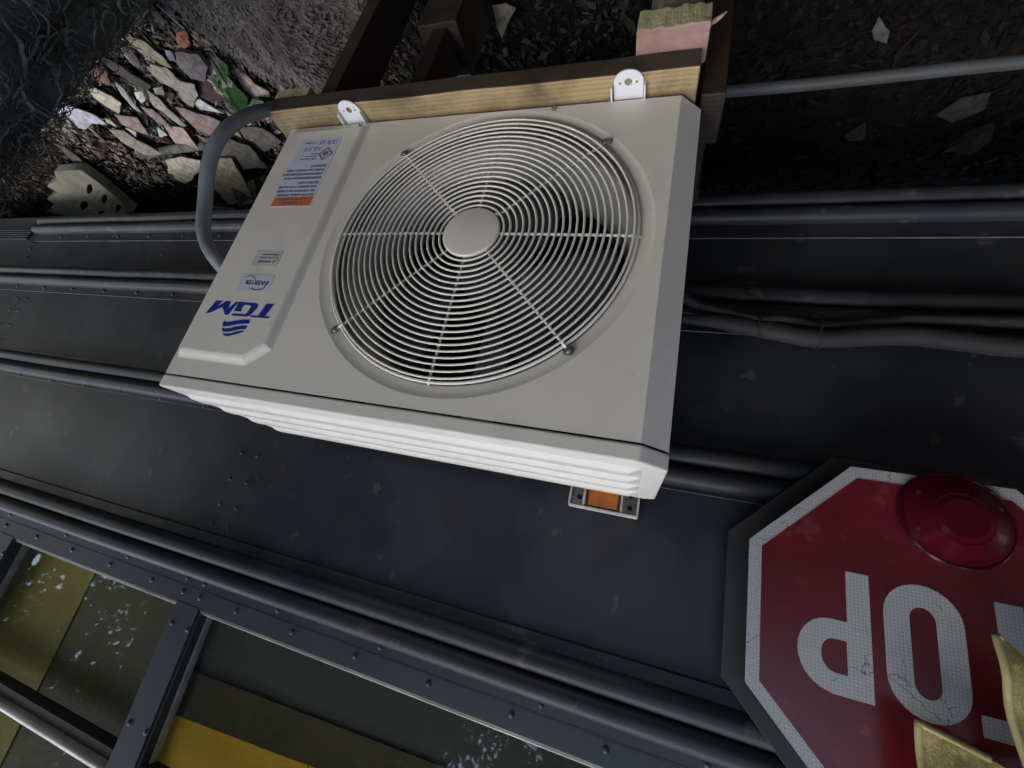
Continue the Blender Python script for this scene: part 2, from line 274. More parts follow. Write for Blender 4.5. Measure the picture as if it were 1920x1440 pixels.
# measured outlines: pieces lying on the ground (world x, y, z) and the printed logo (unit x, z)
PX = {"s1":[[2.1403,-0.2927,0.153],[2.1141,-0.2722,0.1491],[2.1014,-0.2595,0.1472],[2.0291,-0.2284,0.1364],[2.0103,-0.1882,0.1335],[2.2232,-0.1805,0.1655],[2.1953,-0.2704,0.1613]],"s2":[[1.9701,-0.2689,0.1275],[1.93,-0.2692,0.1215],[1.904,-0.2398,0.1176],[1.902,-0.2151,0.1173],[1.96,-0.1875,0.126],[1.978,-0.222,0.1287]],"s3":[[1.8324,-0.2701,0.1069],[1.8294,-0.2466,0.1064],[1.8527,-0.2041,0.1099],[1.8661,-0.1693,0.1119],[1.8794,-0.1901,0.1139],[1.8651,-0.2311,0.1118]],"s4":[[1.9743,-0.1803,0.1282],[1.8767,-0.1665,0.1135],[1.9213,-0.1007,0.1202],[1.9625,-0.1181,0.1264],[1.9968,-0.1422,0.1315]],"s5":[[1.838,-0.102,0.1077],[1.7603,-0.0878,0.096],[1.7929,-0.0058,0.1009],[1.8789,-0.0363,0.1138],[1.8591,-0.073,0.1109]],"s6":[[1.794,-0.234,0.1011],[1.7653,-0.2298,0.0968],[1.7832,-0.2079,0.0995],[1.8131,-0.2001,0.104],[1.8146,-0.215,0.1042]],"s7":[[1.6523,-0.2813,0.0798],[1.6074,-0.2668,0.0731],[1.5961,-0.2299,0.0714],[1.5548,-0.2161,0.0652],[1.5861,-0.1826,0.0699],[1.6527,-0.1497,0.0799],[1.6677,-0.1725,0.0822],[1.6592,-0.2082,0.0809],[1.6875,-0.2328,0.0851],[1.6787,-0.2618,0.0838]],"s8":[[1.6315,-0.1572,0.0767],[1.5985,-0.1594,0.0718],[1.5615,-0.107,0.0662],[1.6327,-0.1303,0.0769]],"s9":[[1.5461,-0.2186,0.0639],[1.5123,-0.1932,0.0588],[1.5086,-0.1417,0.0583],[1.5662,-0.1353,0.0669],[1.5864,-0.1543,0.07],[1.5774,-0.1898,0.0686]],"s10":[[1.4096,-0.2048,0.0434],[1.3759,-0.2056,0.0384],[1.3634,-0.164,0.0365],[1.3359,-0.1354,0.0324],[1.3491,-0.1154,0.0344],[1.4001,-0.1269,0.042],[1.4126,-0.1482,0.0439]],"s11":[[1.5124,-0.2131,0.0589],[1.4952,-0.1982,0.0563],[1.4905,-0.1611,0.0556],[1.4998,-0.1254,0.057],[1.5183,-0.1673,0.0598]],"s12":[[1.7161,-0.1488,0.0894],[1.6817,-0.1412,0.0843],[1.5964,-0.0865,0.0715],[1.6701,-0.0433,0.0825],[1.7219,-0.0657,0.0903],[1.7213,-0.1193,0.0902]],"s13":[[1.4825,-0.336,0.0544],[1.4469,-0.3368,0.049],[1.4701,-0.307,0.0525],[1.4977,-0.3,0.0567],[1.5022,-0.3183,0.0573]],"s14":[[1.6297,-0.3592,0.0765],[1.5994,-0.3408,0.0719],[1.5885,-0.3073,0.0703],[1.5924,-0.2717,0.0709],[1.6173,-0.2857,0.0746],[1.6535,-0.3183,0.08],[1.6544,-0.346,0.0802]],"s15":[[1.8555,-0.3277,0.1103],[1.8083,-0.3418,0.1032],[1.8295,-0.3047,0.1064],[1.8658,-0.2731,0.1119],[1.8978,-0.2894,0.1167]],"s16":[[1.5735,-0.4206,0.068],[1.5648,-0.4118,0.0667],[1.5734,-0.3754,0.068],[1.5866,-0.3892,0.07]],"s17":[[1.6813,-0.422,0.0842],[1.6589,-0.4184,0.0808],[1.6702,-0.3798,0.0825],[1.6975,-0.3825,0.0866],[1.6976,-0.4081,0.0866]],"s18":[[1.8472,-0.1804,0.1091],[1.8154,-0.1658,0.1043],[1.8092,-0.1012,0.1034],[1.8394,-0.1187,0.1079],[1.8526,-0.1482,0.1099]],"s19":[[2.0646,-0.1346,0.1417],[2.0112,-0.123,0.1337],[1.9705,-0.0255,0.1276],[2.0477,-0.0167,0.1392],[2.0708,-0.0775,0.1426]],"s20":[[1.9867,0.0208,0.13],[1.8997,0.0134,0.117],[1.8287,0.0361,0.1063],[1.8828,0.0771,0.1144],[2.0165,0.1193,0.1345],[2.0625,0.0954,0.1414]],"s21":[[1.8349,0.0606,0.1072],[1.6955,0.0644,0.0863],[1.7296,0.1363,0.0914],[1.8136,0.2671,0.104],[1.9478,0.2726,0.1242],[1.9323,0.181,0.1218]],"s22":[[1.5633,-0.3094,0.0665],[1.5457,-0.3014,0.0639],[1.5607,-0.2809,0.0661],[1.5867,-0.2828,0.07]],"s23":[[1.5242,-0.2964,0.0606],[1.4522,-0.2837,0.0498],[1.463,-0.2462,0.0514],[1.5104,-0.2148,0.0586],[1.5515,-0.2285,0.0647],[1.5588,-0.2599,0.0658]],"s24":[[1.8558,-0.1114,0.1104],[1.8586,-0.0786,0.1108],[1.9023,-0.0766,0.1173]],"s25":[[1.9986,-0.1315,0.1318],[1.9713,-0.1143,0.1277],[2.0025,-0.0925,0.1324]],"s26":[[2.039,-0.1786,0.1379],[2.007,-0.1769,0.133],[2.0174,-0.1495,0.1346],[2.0506,-0.1622,0.1396]],"s27":[[1.7583,-0.2259,0.0957],[1.7449,-0.1897,0.0937],[1.7471,-0.0985,0.0941],[1.7679,-0.0922,0.0972],[1.7949,-0.1714,0.1012]],"s28":[[1.8033,-0.3488,0.1025],[1.7557,-0.3049,0.0954],[1.7201,-0.2447,0.09],[1.7486,-0.233,0.0943],[1.781,-0.254,0.0991],[1.8057,-0.3121,0.1029]],"s29":[[1.706,-0.3502,0.0879],[1.6713,-0.3382,0.0827],[1.6971,-0.2873,0.0866],[1.7106,-0.3029,0.0886]],"s30":[[1.7298,-0.2241,0.0915],[1.6828,-0.2273,0.0844],[1.711,-0.2013,0.0886],[1.7493,-0.2051,0.0944]],"s31":[[1.7641,-0.0188,0.0966],[1.6541,-0.0229,0.0801],[1.5731,0.0223,0.068],[1.5841,0.1135,0.0696],[1.7179,0.1117,0.0897],[1.7841,0.0456,0.0996]],"s32":[[1.553,-0.0344,0.065],[1.4536,-0.0235,0.05],[1.4269,0.0263,0.046],[1.5346,0.0615,0.0622],[1.5836,0.0201,0.0695]],"s33":[[1.8395,0.2,0.1079],[1.6997,0.1704,0.0869],[1.7936,0.2711,0.101],[1.911,0.2966,0.1186]],"s34":[[2.0536,0.2682,0.14],[1.928,0.2832,0.1212],[1.9142,0.3299,0.1191],[2.0821,0.3073,0.1443]],"s35":[[0.488,-0.2318,0.012],[0.4558,-0.2326,0.012],[0.4334,-0.2198,0.012],[0.4585,-0.1975,0.012],[0.4827,-0.1659,0.012],[0.4889,-0.1959,0.012]],"s36":[[0.6582,-0.1032,0.012],[0.6255,-0.1065,0.012],[0.6092,-0.0817,0.012],[0.6261,-0.0603,0.012],[0.6651,-0.0699,0.012]],"s37":[[-0.3842,-0.0496,0.012],[-0.3865,-0.0727,0.012],[-0.4141,-0.0474,0.012],[-0.4199,-0.0223,0.012],[-0.3958,-0.0314,0.012]],"s38":[[-0.6183,0.1755,0.012],[-0.6425,0.1401,0.012],[-0.6892,0.1321,0.012],[-0.7006,0.1701,0.012],[-0.6577,0.1988,0.012]],"s39":[[-0.4338,0.2243,0.012],[-0.4618,0.1848,0.012],[-0.4781,0.2318,0.012],[-0.4516,0.2378,0.012]],"s40":[[-0.685,0.284,0.012],[-0.7056,0.2372,0.012],[-0.7408,0.2133,0.012],[-0.7669,0.2587,0.012],[-0.7501,0.298,0.012]],"s41":[[2.3738,-0.1426,0.1881],[2.3343,-0.1249,0.1821],[2.3504,-0.0546,0.1846],[2.4122,-0.061,0.1938]],"leafA":[[1.4065,-0.2727,0.061],[1.4099,-0.2457,0.0615],[1.4018,-0.198,0.0603],[1.4044,-0.1361,0.0607],[1.4657,-0.0869,0.0699],[1.4679,-0.1409,0.0702],[1.4693,-0.1871,0.0704],[1.4368,-0.2314,0.0655]],"leafB":[[1.4768,-0.2279,0.0715],[1.4556,-0.2294,0.0683],[1.4447,-0.1681,0.0667],[1.4727,-0.0859,0.0709],[1.4843,-0.1255,0.0726],[1.4864,-0.182,0.073]],"leafC":[[1.4325,-0.114,0.0649],[1.386,-0.132,0.0579],[1.3411,-0.1266,0.0512],[1.3501,-0.1052,0.0525],[1.4288,-0.0887,0.0643]],"leafD":[[1.3931,-0.2657,0.059],[1.3687,-0.2443,0.0553],[1.3845,-0.2194,0.0577],[1.4165,-0.2099,0.0625]],"stick":[[2.0819,-0.0239,0.1443],[1.8727,-0.0138,0.1129],[1.7236,0.0042,0.0905]],"string":[[1.4613,-0.4106,0.0512],[1.4514,-0.3789,0.0497],[1.4405,-0.3428,0.0481]],"brick":[[2.4839,-0.0633,0.262],[2.3813,-0.0647,0.262],[2.307,-0.0623,0.262],[2.3091,-0.0074,0.262],[2.3264,0.0743,0.262],[2.3524,0.1632,0.262],[2.4791,0.1866,0.262],[2.7301,0.1791,0.262],[2.9164,0.181,0.262],[2.9862,0.149,0.262],[2.833,0.1114,0.262],[2.8143,0.0711,0.262],[2.6633,0.0423,0.262],[2.6685,0.0014,0.262],[2.5495,-0.0218,0.262]],"bh0":[[2.3975,0.0312,0.262],[2.4348,0.0489,0.262],[2.4677,0.0596,0.262],[2.4829,0.0589,0.262],[2.4741,0.0469,0.262],[2.4453,0.0287,0.262],[2.4082,0.0115,0.262],[2.3769,0.0016,0.262],[2.3626,0.0024,0.262],[2.3702,0.0135,0.262]],"bh1":[[2.3992,0.0896,0.262],[2.4341,0.1069,0.262],[2.4651,0.1175,0.262],[2.4796,0.117,0.262],[2.4716,0.1054,0.262],[2.4448,0.0876,0.262],[2.41,0.0707,0.262],[2.3805,0.0609,0.262],[2.3667,0.0615,0.262],[2.3736,0.0723,0.262]],"bh2":[[2.3976,0.1449,0.262],[2.4267,0.1597,0.262],[2.4534,0.1687,0.262],[2.467,0.1683,0.262],[2.4621,0.1585,0.262],[2.4407,0.1434,0.262],[2.4116,0.1288,0.262],[2.3858,0.1203,0.262],[2.3728,0.1208,0.262],[2.3771,0.1301,0.262]],"bh3":[[2.5928,0.1208,0.262],[2.6341,0.1393,0.262],[2.6735,0.1506,0.262],[2.6952,0.1498,0.262],[2.6902,0.1373,0.262],[2.661,0.1182,0.262],[2.6196,0.1,0.262],[2.5819,0.0896,0.262],[2.5614,0.0905,0.262],[2.5654,0.1022,0.262]],"bh4":[[2.5556,0.1667,0.262],[2.5744,0.1744,0.262],[2.5965,0.1789,0.262],[2.6131,0.1783,0.262],[2.6179,0.173,0.262],[2.609,0.165,0.262],[2.5899,0.1574,0.262],[2.5681,0.1531,0.262],[2.5518,0.1536,0.262],[2.547,0.1588,0.262]]}
LOGO = {"T":[[0.6663,0.4481],[0.6279,0.4477],[0.6257,0.4441],[0.6366,0.4442],[0.6282,0.4207],[0.6446,0.421],[0.651,0.4445],[0.6648,0.4448]],"G":[[0.705,0.4213],[0.6679,0.4214],[0.6615,0.424],[0.6599,0.4307],[0.6681,0.4454],[0.6758,0.448],[0.7083,0.4479],[0.7061,0.4442],[0.681,0.444],[0.6773,0.4416],[0.674,0.4289],[0.6786,0.426],[0.69,0.4258],[0.6934,0.4347],[0.6901,0.435],[0.6916,0.439],[0.7068,0.4392]],"M":[[0.7676,0.4485],[0.7575,0.4217],[0.7425,0.4214],[0.7488,0.4338],[0.734,0.4212],[0.7233,0.4213],[0.7219,0.4348],[0.7112,0.4213],[0.706,0.4214],[0.7153,0.4473],[0.722,0.4478],[0.7367,0.4335],[0.7578,0.446]],"w1":[[0.7175,0.4587],[0.7106,0.4609],[0.7031,0.4596],[0.6943,0.457],[0.6796,0.454],[0.664,0.453],[0.6622,0.4563],[0.6623,0.4598],[0.6718,0.4609],[0.6865,0.4634],[0.6988,0.467],[0.7063,0.4685],[0.7152,0.4692],[0.7176,0.4641]],"w2":[[0.7151,0.4718],[0.7058,0.4728],[0.695,0.4702],[0.6847,0.4667],[0.6738,0.4645],[0.6631,0.4638],[0.6636,0.4702],[0.6739,0.4716],[0.681,0.4734],[0.6912,0.4768],[0.7002,0.4789],[0.7104,0.4784]],"w3":[[0.7085,0.4817],[0.6983,0.4822],[0.6893,0.4801],[0.6796,0.4758],[0.6653,0.4726],[0.6671,0.4765],[0.6802,0.4819],[0.694,0.4862],[0.7013,0.4859]]}

pi = math.pi
# ------------------------------------------------------------------ ground
def gh(x, y):
    z = .30*min(1, max(0, (x-1.2)/2.0))
    z += .022*noise.noise(Vector((x*2.3, y*2.3, .3))) + .010*noise.noise(Vector((x*8, y*8, 2.))) + .004*noise.noise(Vector((x*26, y*26, 5.)))
    if y > .15: z += 0
    return z - .012
def grid(name, x0, x1, y0, y1, nx, ny, m, f, kind='structure'):
    vs_, fs = [], []
    for j in range(ny+1):
        for i in range(nx+1):
            x = x0+(x1-x0)*i/nx; y = y0+(y1-y0)*j/ny; vs_.append((x, y, f(x, y)))
    for j in range(ny):
        for i in range(nx):
            a = j*(nx+1)+i; fs.append((a, a+1, a+nx+2, a+nx+1))
    me = bpy.data.meshes.new(name); me.from_pydata(vs_, [], fs)
    for p in me.polygons: p.use_smooth = True
    o = mobj(name, me, m); o['kind'] = kind; return o
grid('ground', -1.6, 4.6, -1.3, 1.1, 310, 130, M['soil'], gh)
grid('outer_ground', -45, 45, -45, 45, 90, 90, M['dirt_far'], lambda x, y: (-.06 if (-2.2 < x < 5.2 and -2 < y < 1.9) else .30*min(1, max(0, (x-1.2)/2.0))-.03) + .0)
# ------------------------------------------------------------------ the bus
bus = thing('school_bus', 'charcoal painted school bus side with ribbed rub rails, riveted panels and windows', 'bus', (0, 0, 0))
XA, XB = -2.2, 4.2
def rail(z0, c1, c2, z1, xa=XA, xb=XB, h=.0187, d=.023):
    P = [(.0, z0), (-.0028, z0)]
    for c in (c1, c2):
        for k in range(13):
            a = pi*k/12; P.append((-.0028 - d*math.sin(a)**.75, c - h*math.cos(a)))
    P += [(-.0028, z1), (.0, z1)]
    bm = bmesh.new(); n = 40; rows = []
    for i in range(n+1):
        x = xa+(xb-xa)*i/n; wv = .0012*noise.noise(Vector((x*3, z0*9, 0)))
        rows.append([bm.verts.new((x, y+wv*(1 if y < -.001 else 0), z+wv)) for y, z in P])
    for i in range(n):
        for k in range(len(P)-1): bm.faces.new((rows[i][k], rows[i+1][k], rows[i+1][k+1], rows[i][k+1]))
    bm.faces.new(rows[0][::-1]); bm.faces.new(rows[-1])
    o = fin('rub_rail', bm, M['paint'], bus, smooth=False); autos(o, 40); return o
rail(1.407, 1.4465, 1.4835, 1.5025)
rail(1.028, 1.057, 1.096, 1.121)
rail(.683, .713, .753, .797)
rail(.444, .471, .512, .565, XA, 2.49)
def panel(z0, z1, y, xa=XA, xb=XB):
    nx, nz = 60, 8; bm = bmesh.new(); g_ = []
    for j in range(nz+1):
        g_.append([bm.verts.new((xa+(xb-xa)*i/nx, y+.0005+.0034*noise.noise(Vector(((xa+(xb-xa)*i/nx)*1.7, (z0+(z1-z0)*j/nz)*4, 0))), z0+(z1-z0)*j/nz)) for i in range(nx+1)])
    for j in range(nz):
        for i in range(nx): bm.faces.new((g_[j][i], g_[j][i+1], g_[j+1][i+1], g_[j+1][i]))
    r = bmesh.ops.extrude_face_region(bm, geom=bm.faces[:]); bmesh.ops.translate(bm, verts=[v for v in r['geom'] if isinstance(v, bmesh.types.BMVert)], vec=(0, .006, 0))
    o = fin('side_panel', bm, M['paint'], bus); autos(o); return o
panel(1.118, 1.412, .0035); panel(.792, 1.035, .0035); panel(.560, .69, .0035, XA, 2.455); panel(.568, .69, .0045, 2.457, XB)
boxo('skirt_lip', XA, 2.49, .0, .03, .436, .447, M['paint'], bus)
# louvre panel past the end of the lowest rail
lv = boxo('louvre_panel', 2.493, XB, .004, .012, .436, .567, M['paint'], bus)
for k in range(5): boxo('louvre', 2.53, 3.3, -.006, .0035, .508+k*.011, .513+k*.011, M['paint'], lv, bevel=.001)
# worn bright edges of the laps
for z, xa, xb in ((.5655, XA, 2.47), (.7975, XA, XB), (1.1215, XA, XB), (1.5195, XA, XB)):
    boxo('lap_edge', xa, xb, -.0040, .0, z, z+.0011, M['seam'], bus)
for z in (1.4055, 1.0262): boxo('lap_edge', XA, XB, .0005, .003, z, z+.0011, M['under'], bus)
# window belt
boxo('window_belt', XA, XB, -.0032, .004, 1.5027, 1.5190, M['paint_strip'], bus)
boxo('window_belt', XA, XB, -.0045, .004, 1.5207, 1.5565, M['paint_strip'], bus, bevel=.0008)
rv = bmesh.new(); bmesh.ops.create_uvsphere(rv, u_segments=10, v_segments=6, radius=1)
bmesh.ops.delete(rv, geom=[v for v in rv.verts if v.co.z < -.05], context='VERTS')
rvm = bpy.data.meshes.new('rivet'); rv.to_mesh(rvm); rv.free(); rvm.materials.append(M['rivet'])
for p in rvm.polygons: p.use_smooth = True
def rivet(x, z, y=-.0028, r=.0058, parent=bus, flatn=.7):
    o = bpy.data.objects.new('rivet', rvm); C.objects.link(o); o.parent = parent; o.location = (x, y, z)
    o.rotation_euler = (pi/2, 0, 0); o.scale = (r, r, r*flatn)
xs_hi = [1.6525, 1.5076, 1.354, 1.2027, 1.0511, .9474, .8944, .7865, .6341, .48, .3226, .1664, .012, -.14, -.29, 1.80, 1.95, 2.10, 2.25, 2.4]
for x in xs_hi: rivet(x, 1.5335, -.0045)
for x in [2.16, 1.91, 1.6625, 1.4044, 1.1587, .9519, .8977, .6856, .4343, .1209, -.13, -.38]: rivet(x, 1.5062, -.0032)
for k in range(-4, 11): rivet(1.3165+.1745*k-.0, 1.1155, -.0028)
for k in range(-8, 12): rivet(1.4948+.1755*k, .7795, -.0028)
for k in range(-7, 5): rivet(1.5985+.176*k, .546, -.0028)
for k in range(-3, 8): rivet(.0381+.1822*k, 1.4145, -.0022, .0052, flatn=.3)
for k in range(-5, 14): rivet(.4+.1822*k, 1.0315, -.0022, .004, flatn=.3)
for x in (.955, .902, -.46, -.513, 2.36, 2.31):
    for z in (1.2145, 1.280, 1.3405, 1.386): rivet(x, z, .0006, .0048)
for x in (2.33, 2.27, .955, .902):
    for z in (.83, .88, .94, 1.0): rivet(x, z, .0006, .0048)
for x, z in ((1.70, .655), (1.66, .625), (2.2, .64), (1.2, .63)): rivet(x, z, .0006, .004)
rivet(2.457+.02, .60, .003); rivet(2.46, .64, .003)
# window posts, sills, sashes, panes, things behind the glass
POSTS = [(-1.14, -1.07), (-.09, -.02), (.885, .954), (1.595, 1.664), (2.305, 2.374), (3.015, 3.084), (3.725, 3.794)]
for k, (x0, x1) in enumerate(POSTS):
    boxo('window_post', x0, x1, -.0055, .035, 1.5525, 2.32, M['paint_strip'], bus, bevel=.001)
    for z in (1.5954, 1.781, 1.966, 2.15): rivet(x0+.0559, z, -.0055); rivet(x0+.0053, z+.0005, -.0055)
    if k:
        a, b = POSTS[k-1][1], x0
        f = boxo('window_frame', a, b, .001, .029, 1.5568, 1.5640, M['alu'], bus, bevel=.0015)
        boxo('window_gasket', b-.006, b-.001, .0, .018, 1.563, 2.31, M['black'], f)
        boxo('window_jamb', b-.010, b-.001, .0185, .034, 1.563, 2.31, M['alu'], f, bevel=.001)
        bm = bmesh.new(); tube(bm, [(a, .008, 1.868), (b, .008, 1.868)], .0125, 14); fin('sash_rail', bm, M['alu'], f, smooth='auto')
        boxo('sash_channel', a, b, .004, .034, 1.838, 1.856, M['black'], f)
        boxo('window_pane', a, b, .0290, .0315, 1.5628, 1.840, M['glass'], bus)
        boxo('window_pane', a, b, .0215, .0240, 1.878, 2.31, M['glass'], bus)
def board(name, pts, y, m, th=.012):
    bm = bmesh.new(); v = [bm.verts.new((x, y, z)) for x, z in pts]; f = bm.faces.new(v)
    r = bmesh.ops.extrude_face_region(bm, geom=[f]); bmesh.ops.translate(bm, verts=[q for q in r['geom'] if isinstance(q, bmesh.types.BMVert)], vec=(0, th, 0))
    return fin(name, bm, m, bus)
board('blind_panel', [(1.325, 1.53), (1.66, 1.53), (1.66, 2.32), (1.325, 2.32)], .052, M['olive'])
board('blind_panel', [(.90, 1.53), (1.313, 1.53), (1.313, 2.32), (.90, 2.32)], .050, M['darkgreen'])
board('dark_backing', [(.88, 1.50), (1.70, 1.50), (1.70, 2.32), (.88, 2.32)], .085, M['black'])
board('lower_liner', [(.12, 1.50), (.90, 1.50), (.90, 1.661), (.12, 1.634), (-.15, 1.624), (-.15, 1.50)], .042, M['tealboard'])
board('dark_band', [(.12, 1.625), (.90, 1.652), (.90, 1.694), (.12, 1.664)], .052, M['black'], .004)  # plain black band between the lower liner and the brown one
board('insulation_shadow', [(.12, 1.655), (.90, 1.685), (.90, 1.768), (.60, 1.748), (.475, 1.738), (.12, 1.706)], .048, M['brownboard'], .004)  # brown band stands in for the part of the insulation lying in shadow
board('insulation_panel', [(.12, 1.66), (.545, 1.66), (.545, 2.32), (.12, 2.32)], .056, M['liner'], .003)
board('insulation_panel', [(.548, 1.66), (.90, 1.66), (.90, 2.32), (.548, 2.32)], .055, M['liner'], .003)
board('lower_liner', [(-1.5, 1.50), (.115, 1.50), (.115, 2.32), (-1.5, 2.32)], .058, M['tealboard'])
board('lower_liner', [(1.72, 1.50), (3.9, 1.50), (3.9, 2.32), (1.72, 2.32)], .060, M['olive'])
# rest of the body: header, roof, floor, far side
boxo('roof_header', XA, XB, -.004, .05, 2.32, 2.50, M['paint'], bus)
bm = bmesh.new(); n = 16; r0 = [];
for k in range(n+1):
    a = pi*k/n; r0.append((1.2-1.2*math.cos(a), 2.50+.42*math.sin(a)))
A = [bm.verts.new((XA, y, z)) for y, z in r0]; B = [bm.verts.new((XB, y, z)) for y, z in r0]
for k in range(n): bm.faces.new((A[k], A[k+1], B[k+1], B[k]))
o = fin('roof', bm, M['paint'], bus, smooth=True)
boxo('bus_floor', XA, XB, .03, 2.38, .46, .62, M['under'], bus)
boxo('far_side', XA, XB, 2.38, 2.40, .44, 1.56, M['paint'], bus); boxo('far_side', XA, XB, 2.38, 2.40, 2.30, 2.50, M['paint'], bus)
for k in range(10): boxo('far_post', XA+.7*k, XA+.7*k+.07, 2.38, 2.40, 1.562, 2.298, M['paint'], bus)
boxo('end_wall', XA, XA+.02, .01, 2.38, .62, 2.50, M['paint'], bus); boxo('end_wall', XB-.02, XB, .01, 2.38, .62, 2.50, M['paint'], bus)
boxo('inner_wall', XA, XB, .012, .028, .62, 1.5, M['under'], bus)
# amber side marker light
mk = boxo('side_marker_light', .006, .124, -.006, .0, 1.108, 1.186, M['lamp_case'], bus, bevel=.001)
mk['label'] = 'amber side marker light in a dirty white housing'
for z0, z1 in ((1.183, 1.187), (1.107, 1.111)): boxo('housing_rim', .004, .126, -.033, -.0055, z0, z1, M['lamp_case'], mk, bevel=.0008)
for x0, x1 in ((.003, .0065), (.1235, .127), (.031, .035), (.0975, .1015)): boxo('housing_rim', x0, x1, -.031, -.0057, 1.1112, 1.1828, M['lamp_case'], mk, bevel=.0008)
boxo('amber_lens', .0395, .0935, -.022, -.0055, 1.114, 1.1795, M['amber'], mk, bevel=.002)
for x, z in ((.019, 1.170), (.019, 1.148), (.111, 1.166), (.111, 1.130)): 
    bm = bmesh.new(); tube(bm, [(x, -.0055, z), (x, -.010, z)], .0048, 10); fin('screw', bm, M['black'], mk)
# ------------------------------------------------------------------ stop sign on its arm
sg = thing('stop_sign', 'red octagonal stop sign with a round red lamp on the charcoal bus side', 'stop sign', (-.389, 0, 1.282))
def octo(ap, n8=8):
    R_ = ap/math.cos(pi/8); return [(R_*math.cos(pi/8+k*pi/4), R_*math.sin(pi/8+k*pi/4)) for k in range(8)]
flat('sign_backing', [octo(.250)], -.0305, M['signback'], sg, th=.004, bev=.0006)
boxo('sign_arm', -.16, .16, -.028, -.002, -.10, .10, M['black'], sg, bevel=.003)
boxo('sign_spacer', -.14, .14, -.072, -.033, -.15, .15, M['black'], sg, bevel=.002)
pl = flat('sign_plate', [octo(.2286)], -.0750, M['reflective'], sg, th=.003)
flat('red_field', [octo(.2120)], -.0768, M['signred'], sg, th=.0004)
def arc(cx, cz, rx, rz, a0, a1, n=14): return [(cx+rx*math.cos(math.radians(a0+(a1-a0)*k/n)), cz+rz*math.sin(math.radians(a0+(a1-a0)*k/n))) for k in range(n+1)]
yl = -.0773
Pq = [(.0810, -.0765), (.1080, -.0765), (.1080, -.0110)] + arc(.128, .0325, .0385, .0435, -90, 90) + [(.0810, .0800)]
# outer: stem then bowl, wound once round
Pq = [(.0810, -.0765), (.1080, -.0765), (.1080, -.0110), (.1270, -.0110)] + arc(.1270, .0330, .0395, .0440, -80, 80) + [(.1270, .0785), (.0810, .0785)]
Ph = [(.1090, .0130), (.1240, .0130)] + arc(.1240, .0330, .0150, .0200, -80, 80) + [(.1240, .0535), (.1090, .0535)]
flat('letter_p', [Pq, Ph], yl, M['reflective'], sg)
Oo = arc(.0232, -.0350, .0430, .0430, 180, 360) + arc(.0232, .0370, .0430, .0430, 0, 180)
Oi = arc(.0237, -.0345, .0142, .0155, 180, 360) + arc(.0237, .0400, .0142, .0155, 0, 180)
flat('letter_o', [Oo, Oi], yl, M['reflective'], sg)
flat('letter_t', [[(-.0530, -.0765), (-.0530, .0560), (-.0260, .0560), (-.0260, .0790), (-.1080, .0790), (-.1080, .0560), (-.0810, .0560), (-.0810, -.0765)]], yl, M['reflective'], sg)
def band(path, w_):
    L, R2 = [], []
    for i, p in enumerate(path):
        a = path[max(0, i-1)]; b = path[min(len(path)-1, i+1)]; dx, dz = b[0]-a[0], b[1]-a[1]; l = math.hypot(dx, dz)
        L.append((p[0]-dz/l*w_/2, p[1]+dx/l*w_/2)); R2.append((p[0]+dz/l*w_/2, p[1]-dx/l*w_/2))
    return L+R2[::-1]
Sp = arc(-.157, .037, .0285, .0285, 10, 180, 10) + [(-.1855, .022)] + arc(-.157, .022, .0285, .022, 190, 265, 5) + arc(-.157, -.022, .0285, .022, 85, 10, 5) + [(-.1285, -.030)] + arc(-.157, -.036, .0285, .0285, -10, -170, 10)
flat('letter_s', [band(Sp, .027)], yl, M['reflective'], sg)
def lathe(name, prof, m, parent, loc, n=48, smooth='auto', wavy=0):
    """profile (r, depth towards -y)"""
    bm = bmesh.new(); rings = []
    for r, d in prof:
        rings.append([bm.verts.new((r*math.cos(2*pi*k/n), -d, r*math.sin(2*pi*k/n))) for k in range(n)] if r > 1e-6 else [bm.verts.new((0, -d, 0))])
    for i in range(len(rings)-1):
        A, B = rings[i], rings[i+1]
        for k in range(n):
            k2 = (k+1) % n
            if len(B) == 1: bm.faces.new((A[k], A[k2], B[0]))
            elif len(A) == 1: bm.faces.new((A[0], B[k], B[k2]))
            else: bm.faces.new((A[k], A[k2], B[k2], B[k]))
    o = fin(name, bm, m, parent, smooth=smooth); o.location = loc; return o
for zc, lb in ((-.173, None), (.173, None)):
    lp = lathe('lamp_lens', [(.0685, 0), (.0690, .006), (.0660, .0085), (.0650, .007), (.0600, .0095), (.052, .0145), (.044, .020), (.036, .0250), (.0345, .0247), (.027, .0282), (.0255, .0278), (.017, .0302), (.0155, .0298), (.008, .0312), (0, .0312)], M['redlens'], sg, (-.0215, -.0775, zc), 56)
    lp.scale = (.94, .82, .94)
    for a in (25, 145, 205, 325):
        lathe('lamp_screw', [(.0036, 0), (.0034, .0010), (.0015, .0016), (0, .0012)], M['rivet'], lp, (.054*math.cos(math.radians(a)), -.0130, .054*math.sin(math.radians(a))), 12)
    lathe('lamp_gasket', [(.0695, 0), (.0697, .0012), (.066, .0016), (.060, .0010)], M['black'], lp, (0, .0003, 0), 48)
    lathe('lamp_reflector', [(.058, .0012), (.050, .0016), (.012, .0030), (0, .0090)], M['signred'], lp, (0, 0, 0), 32)
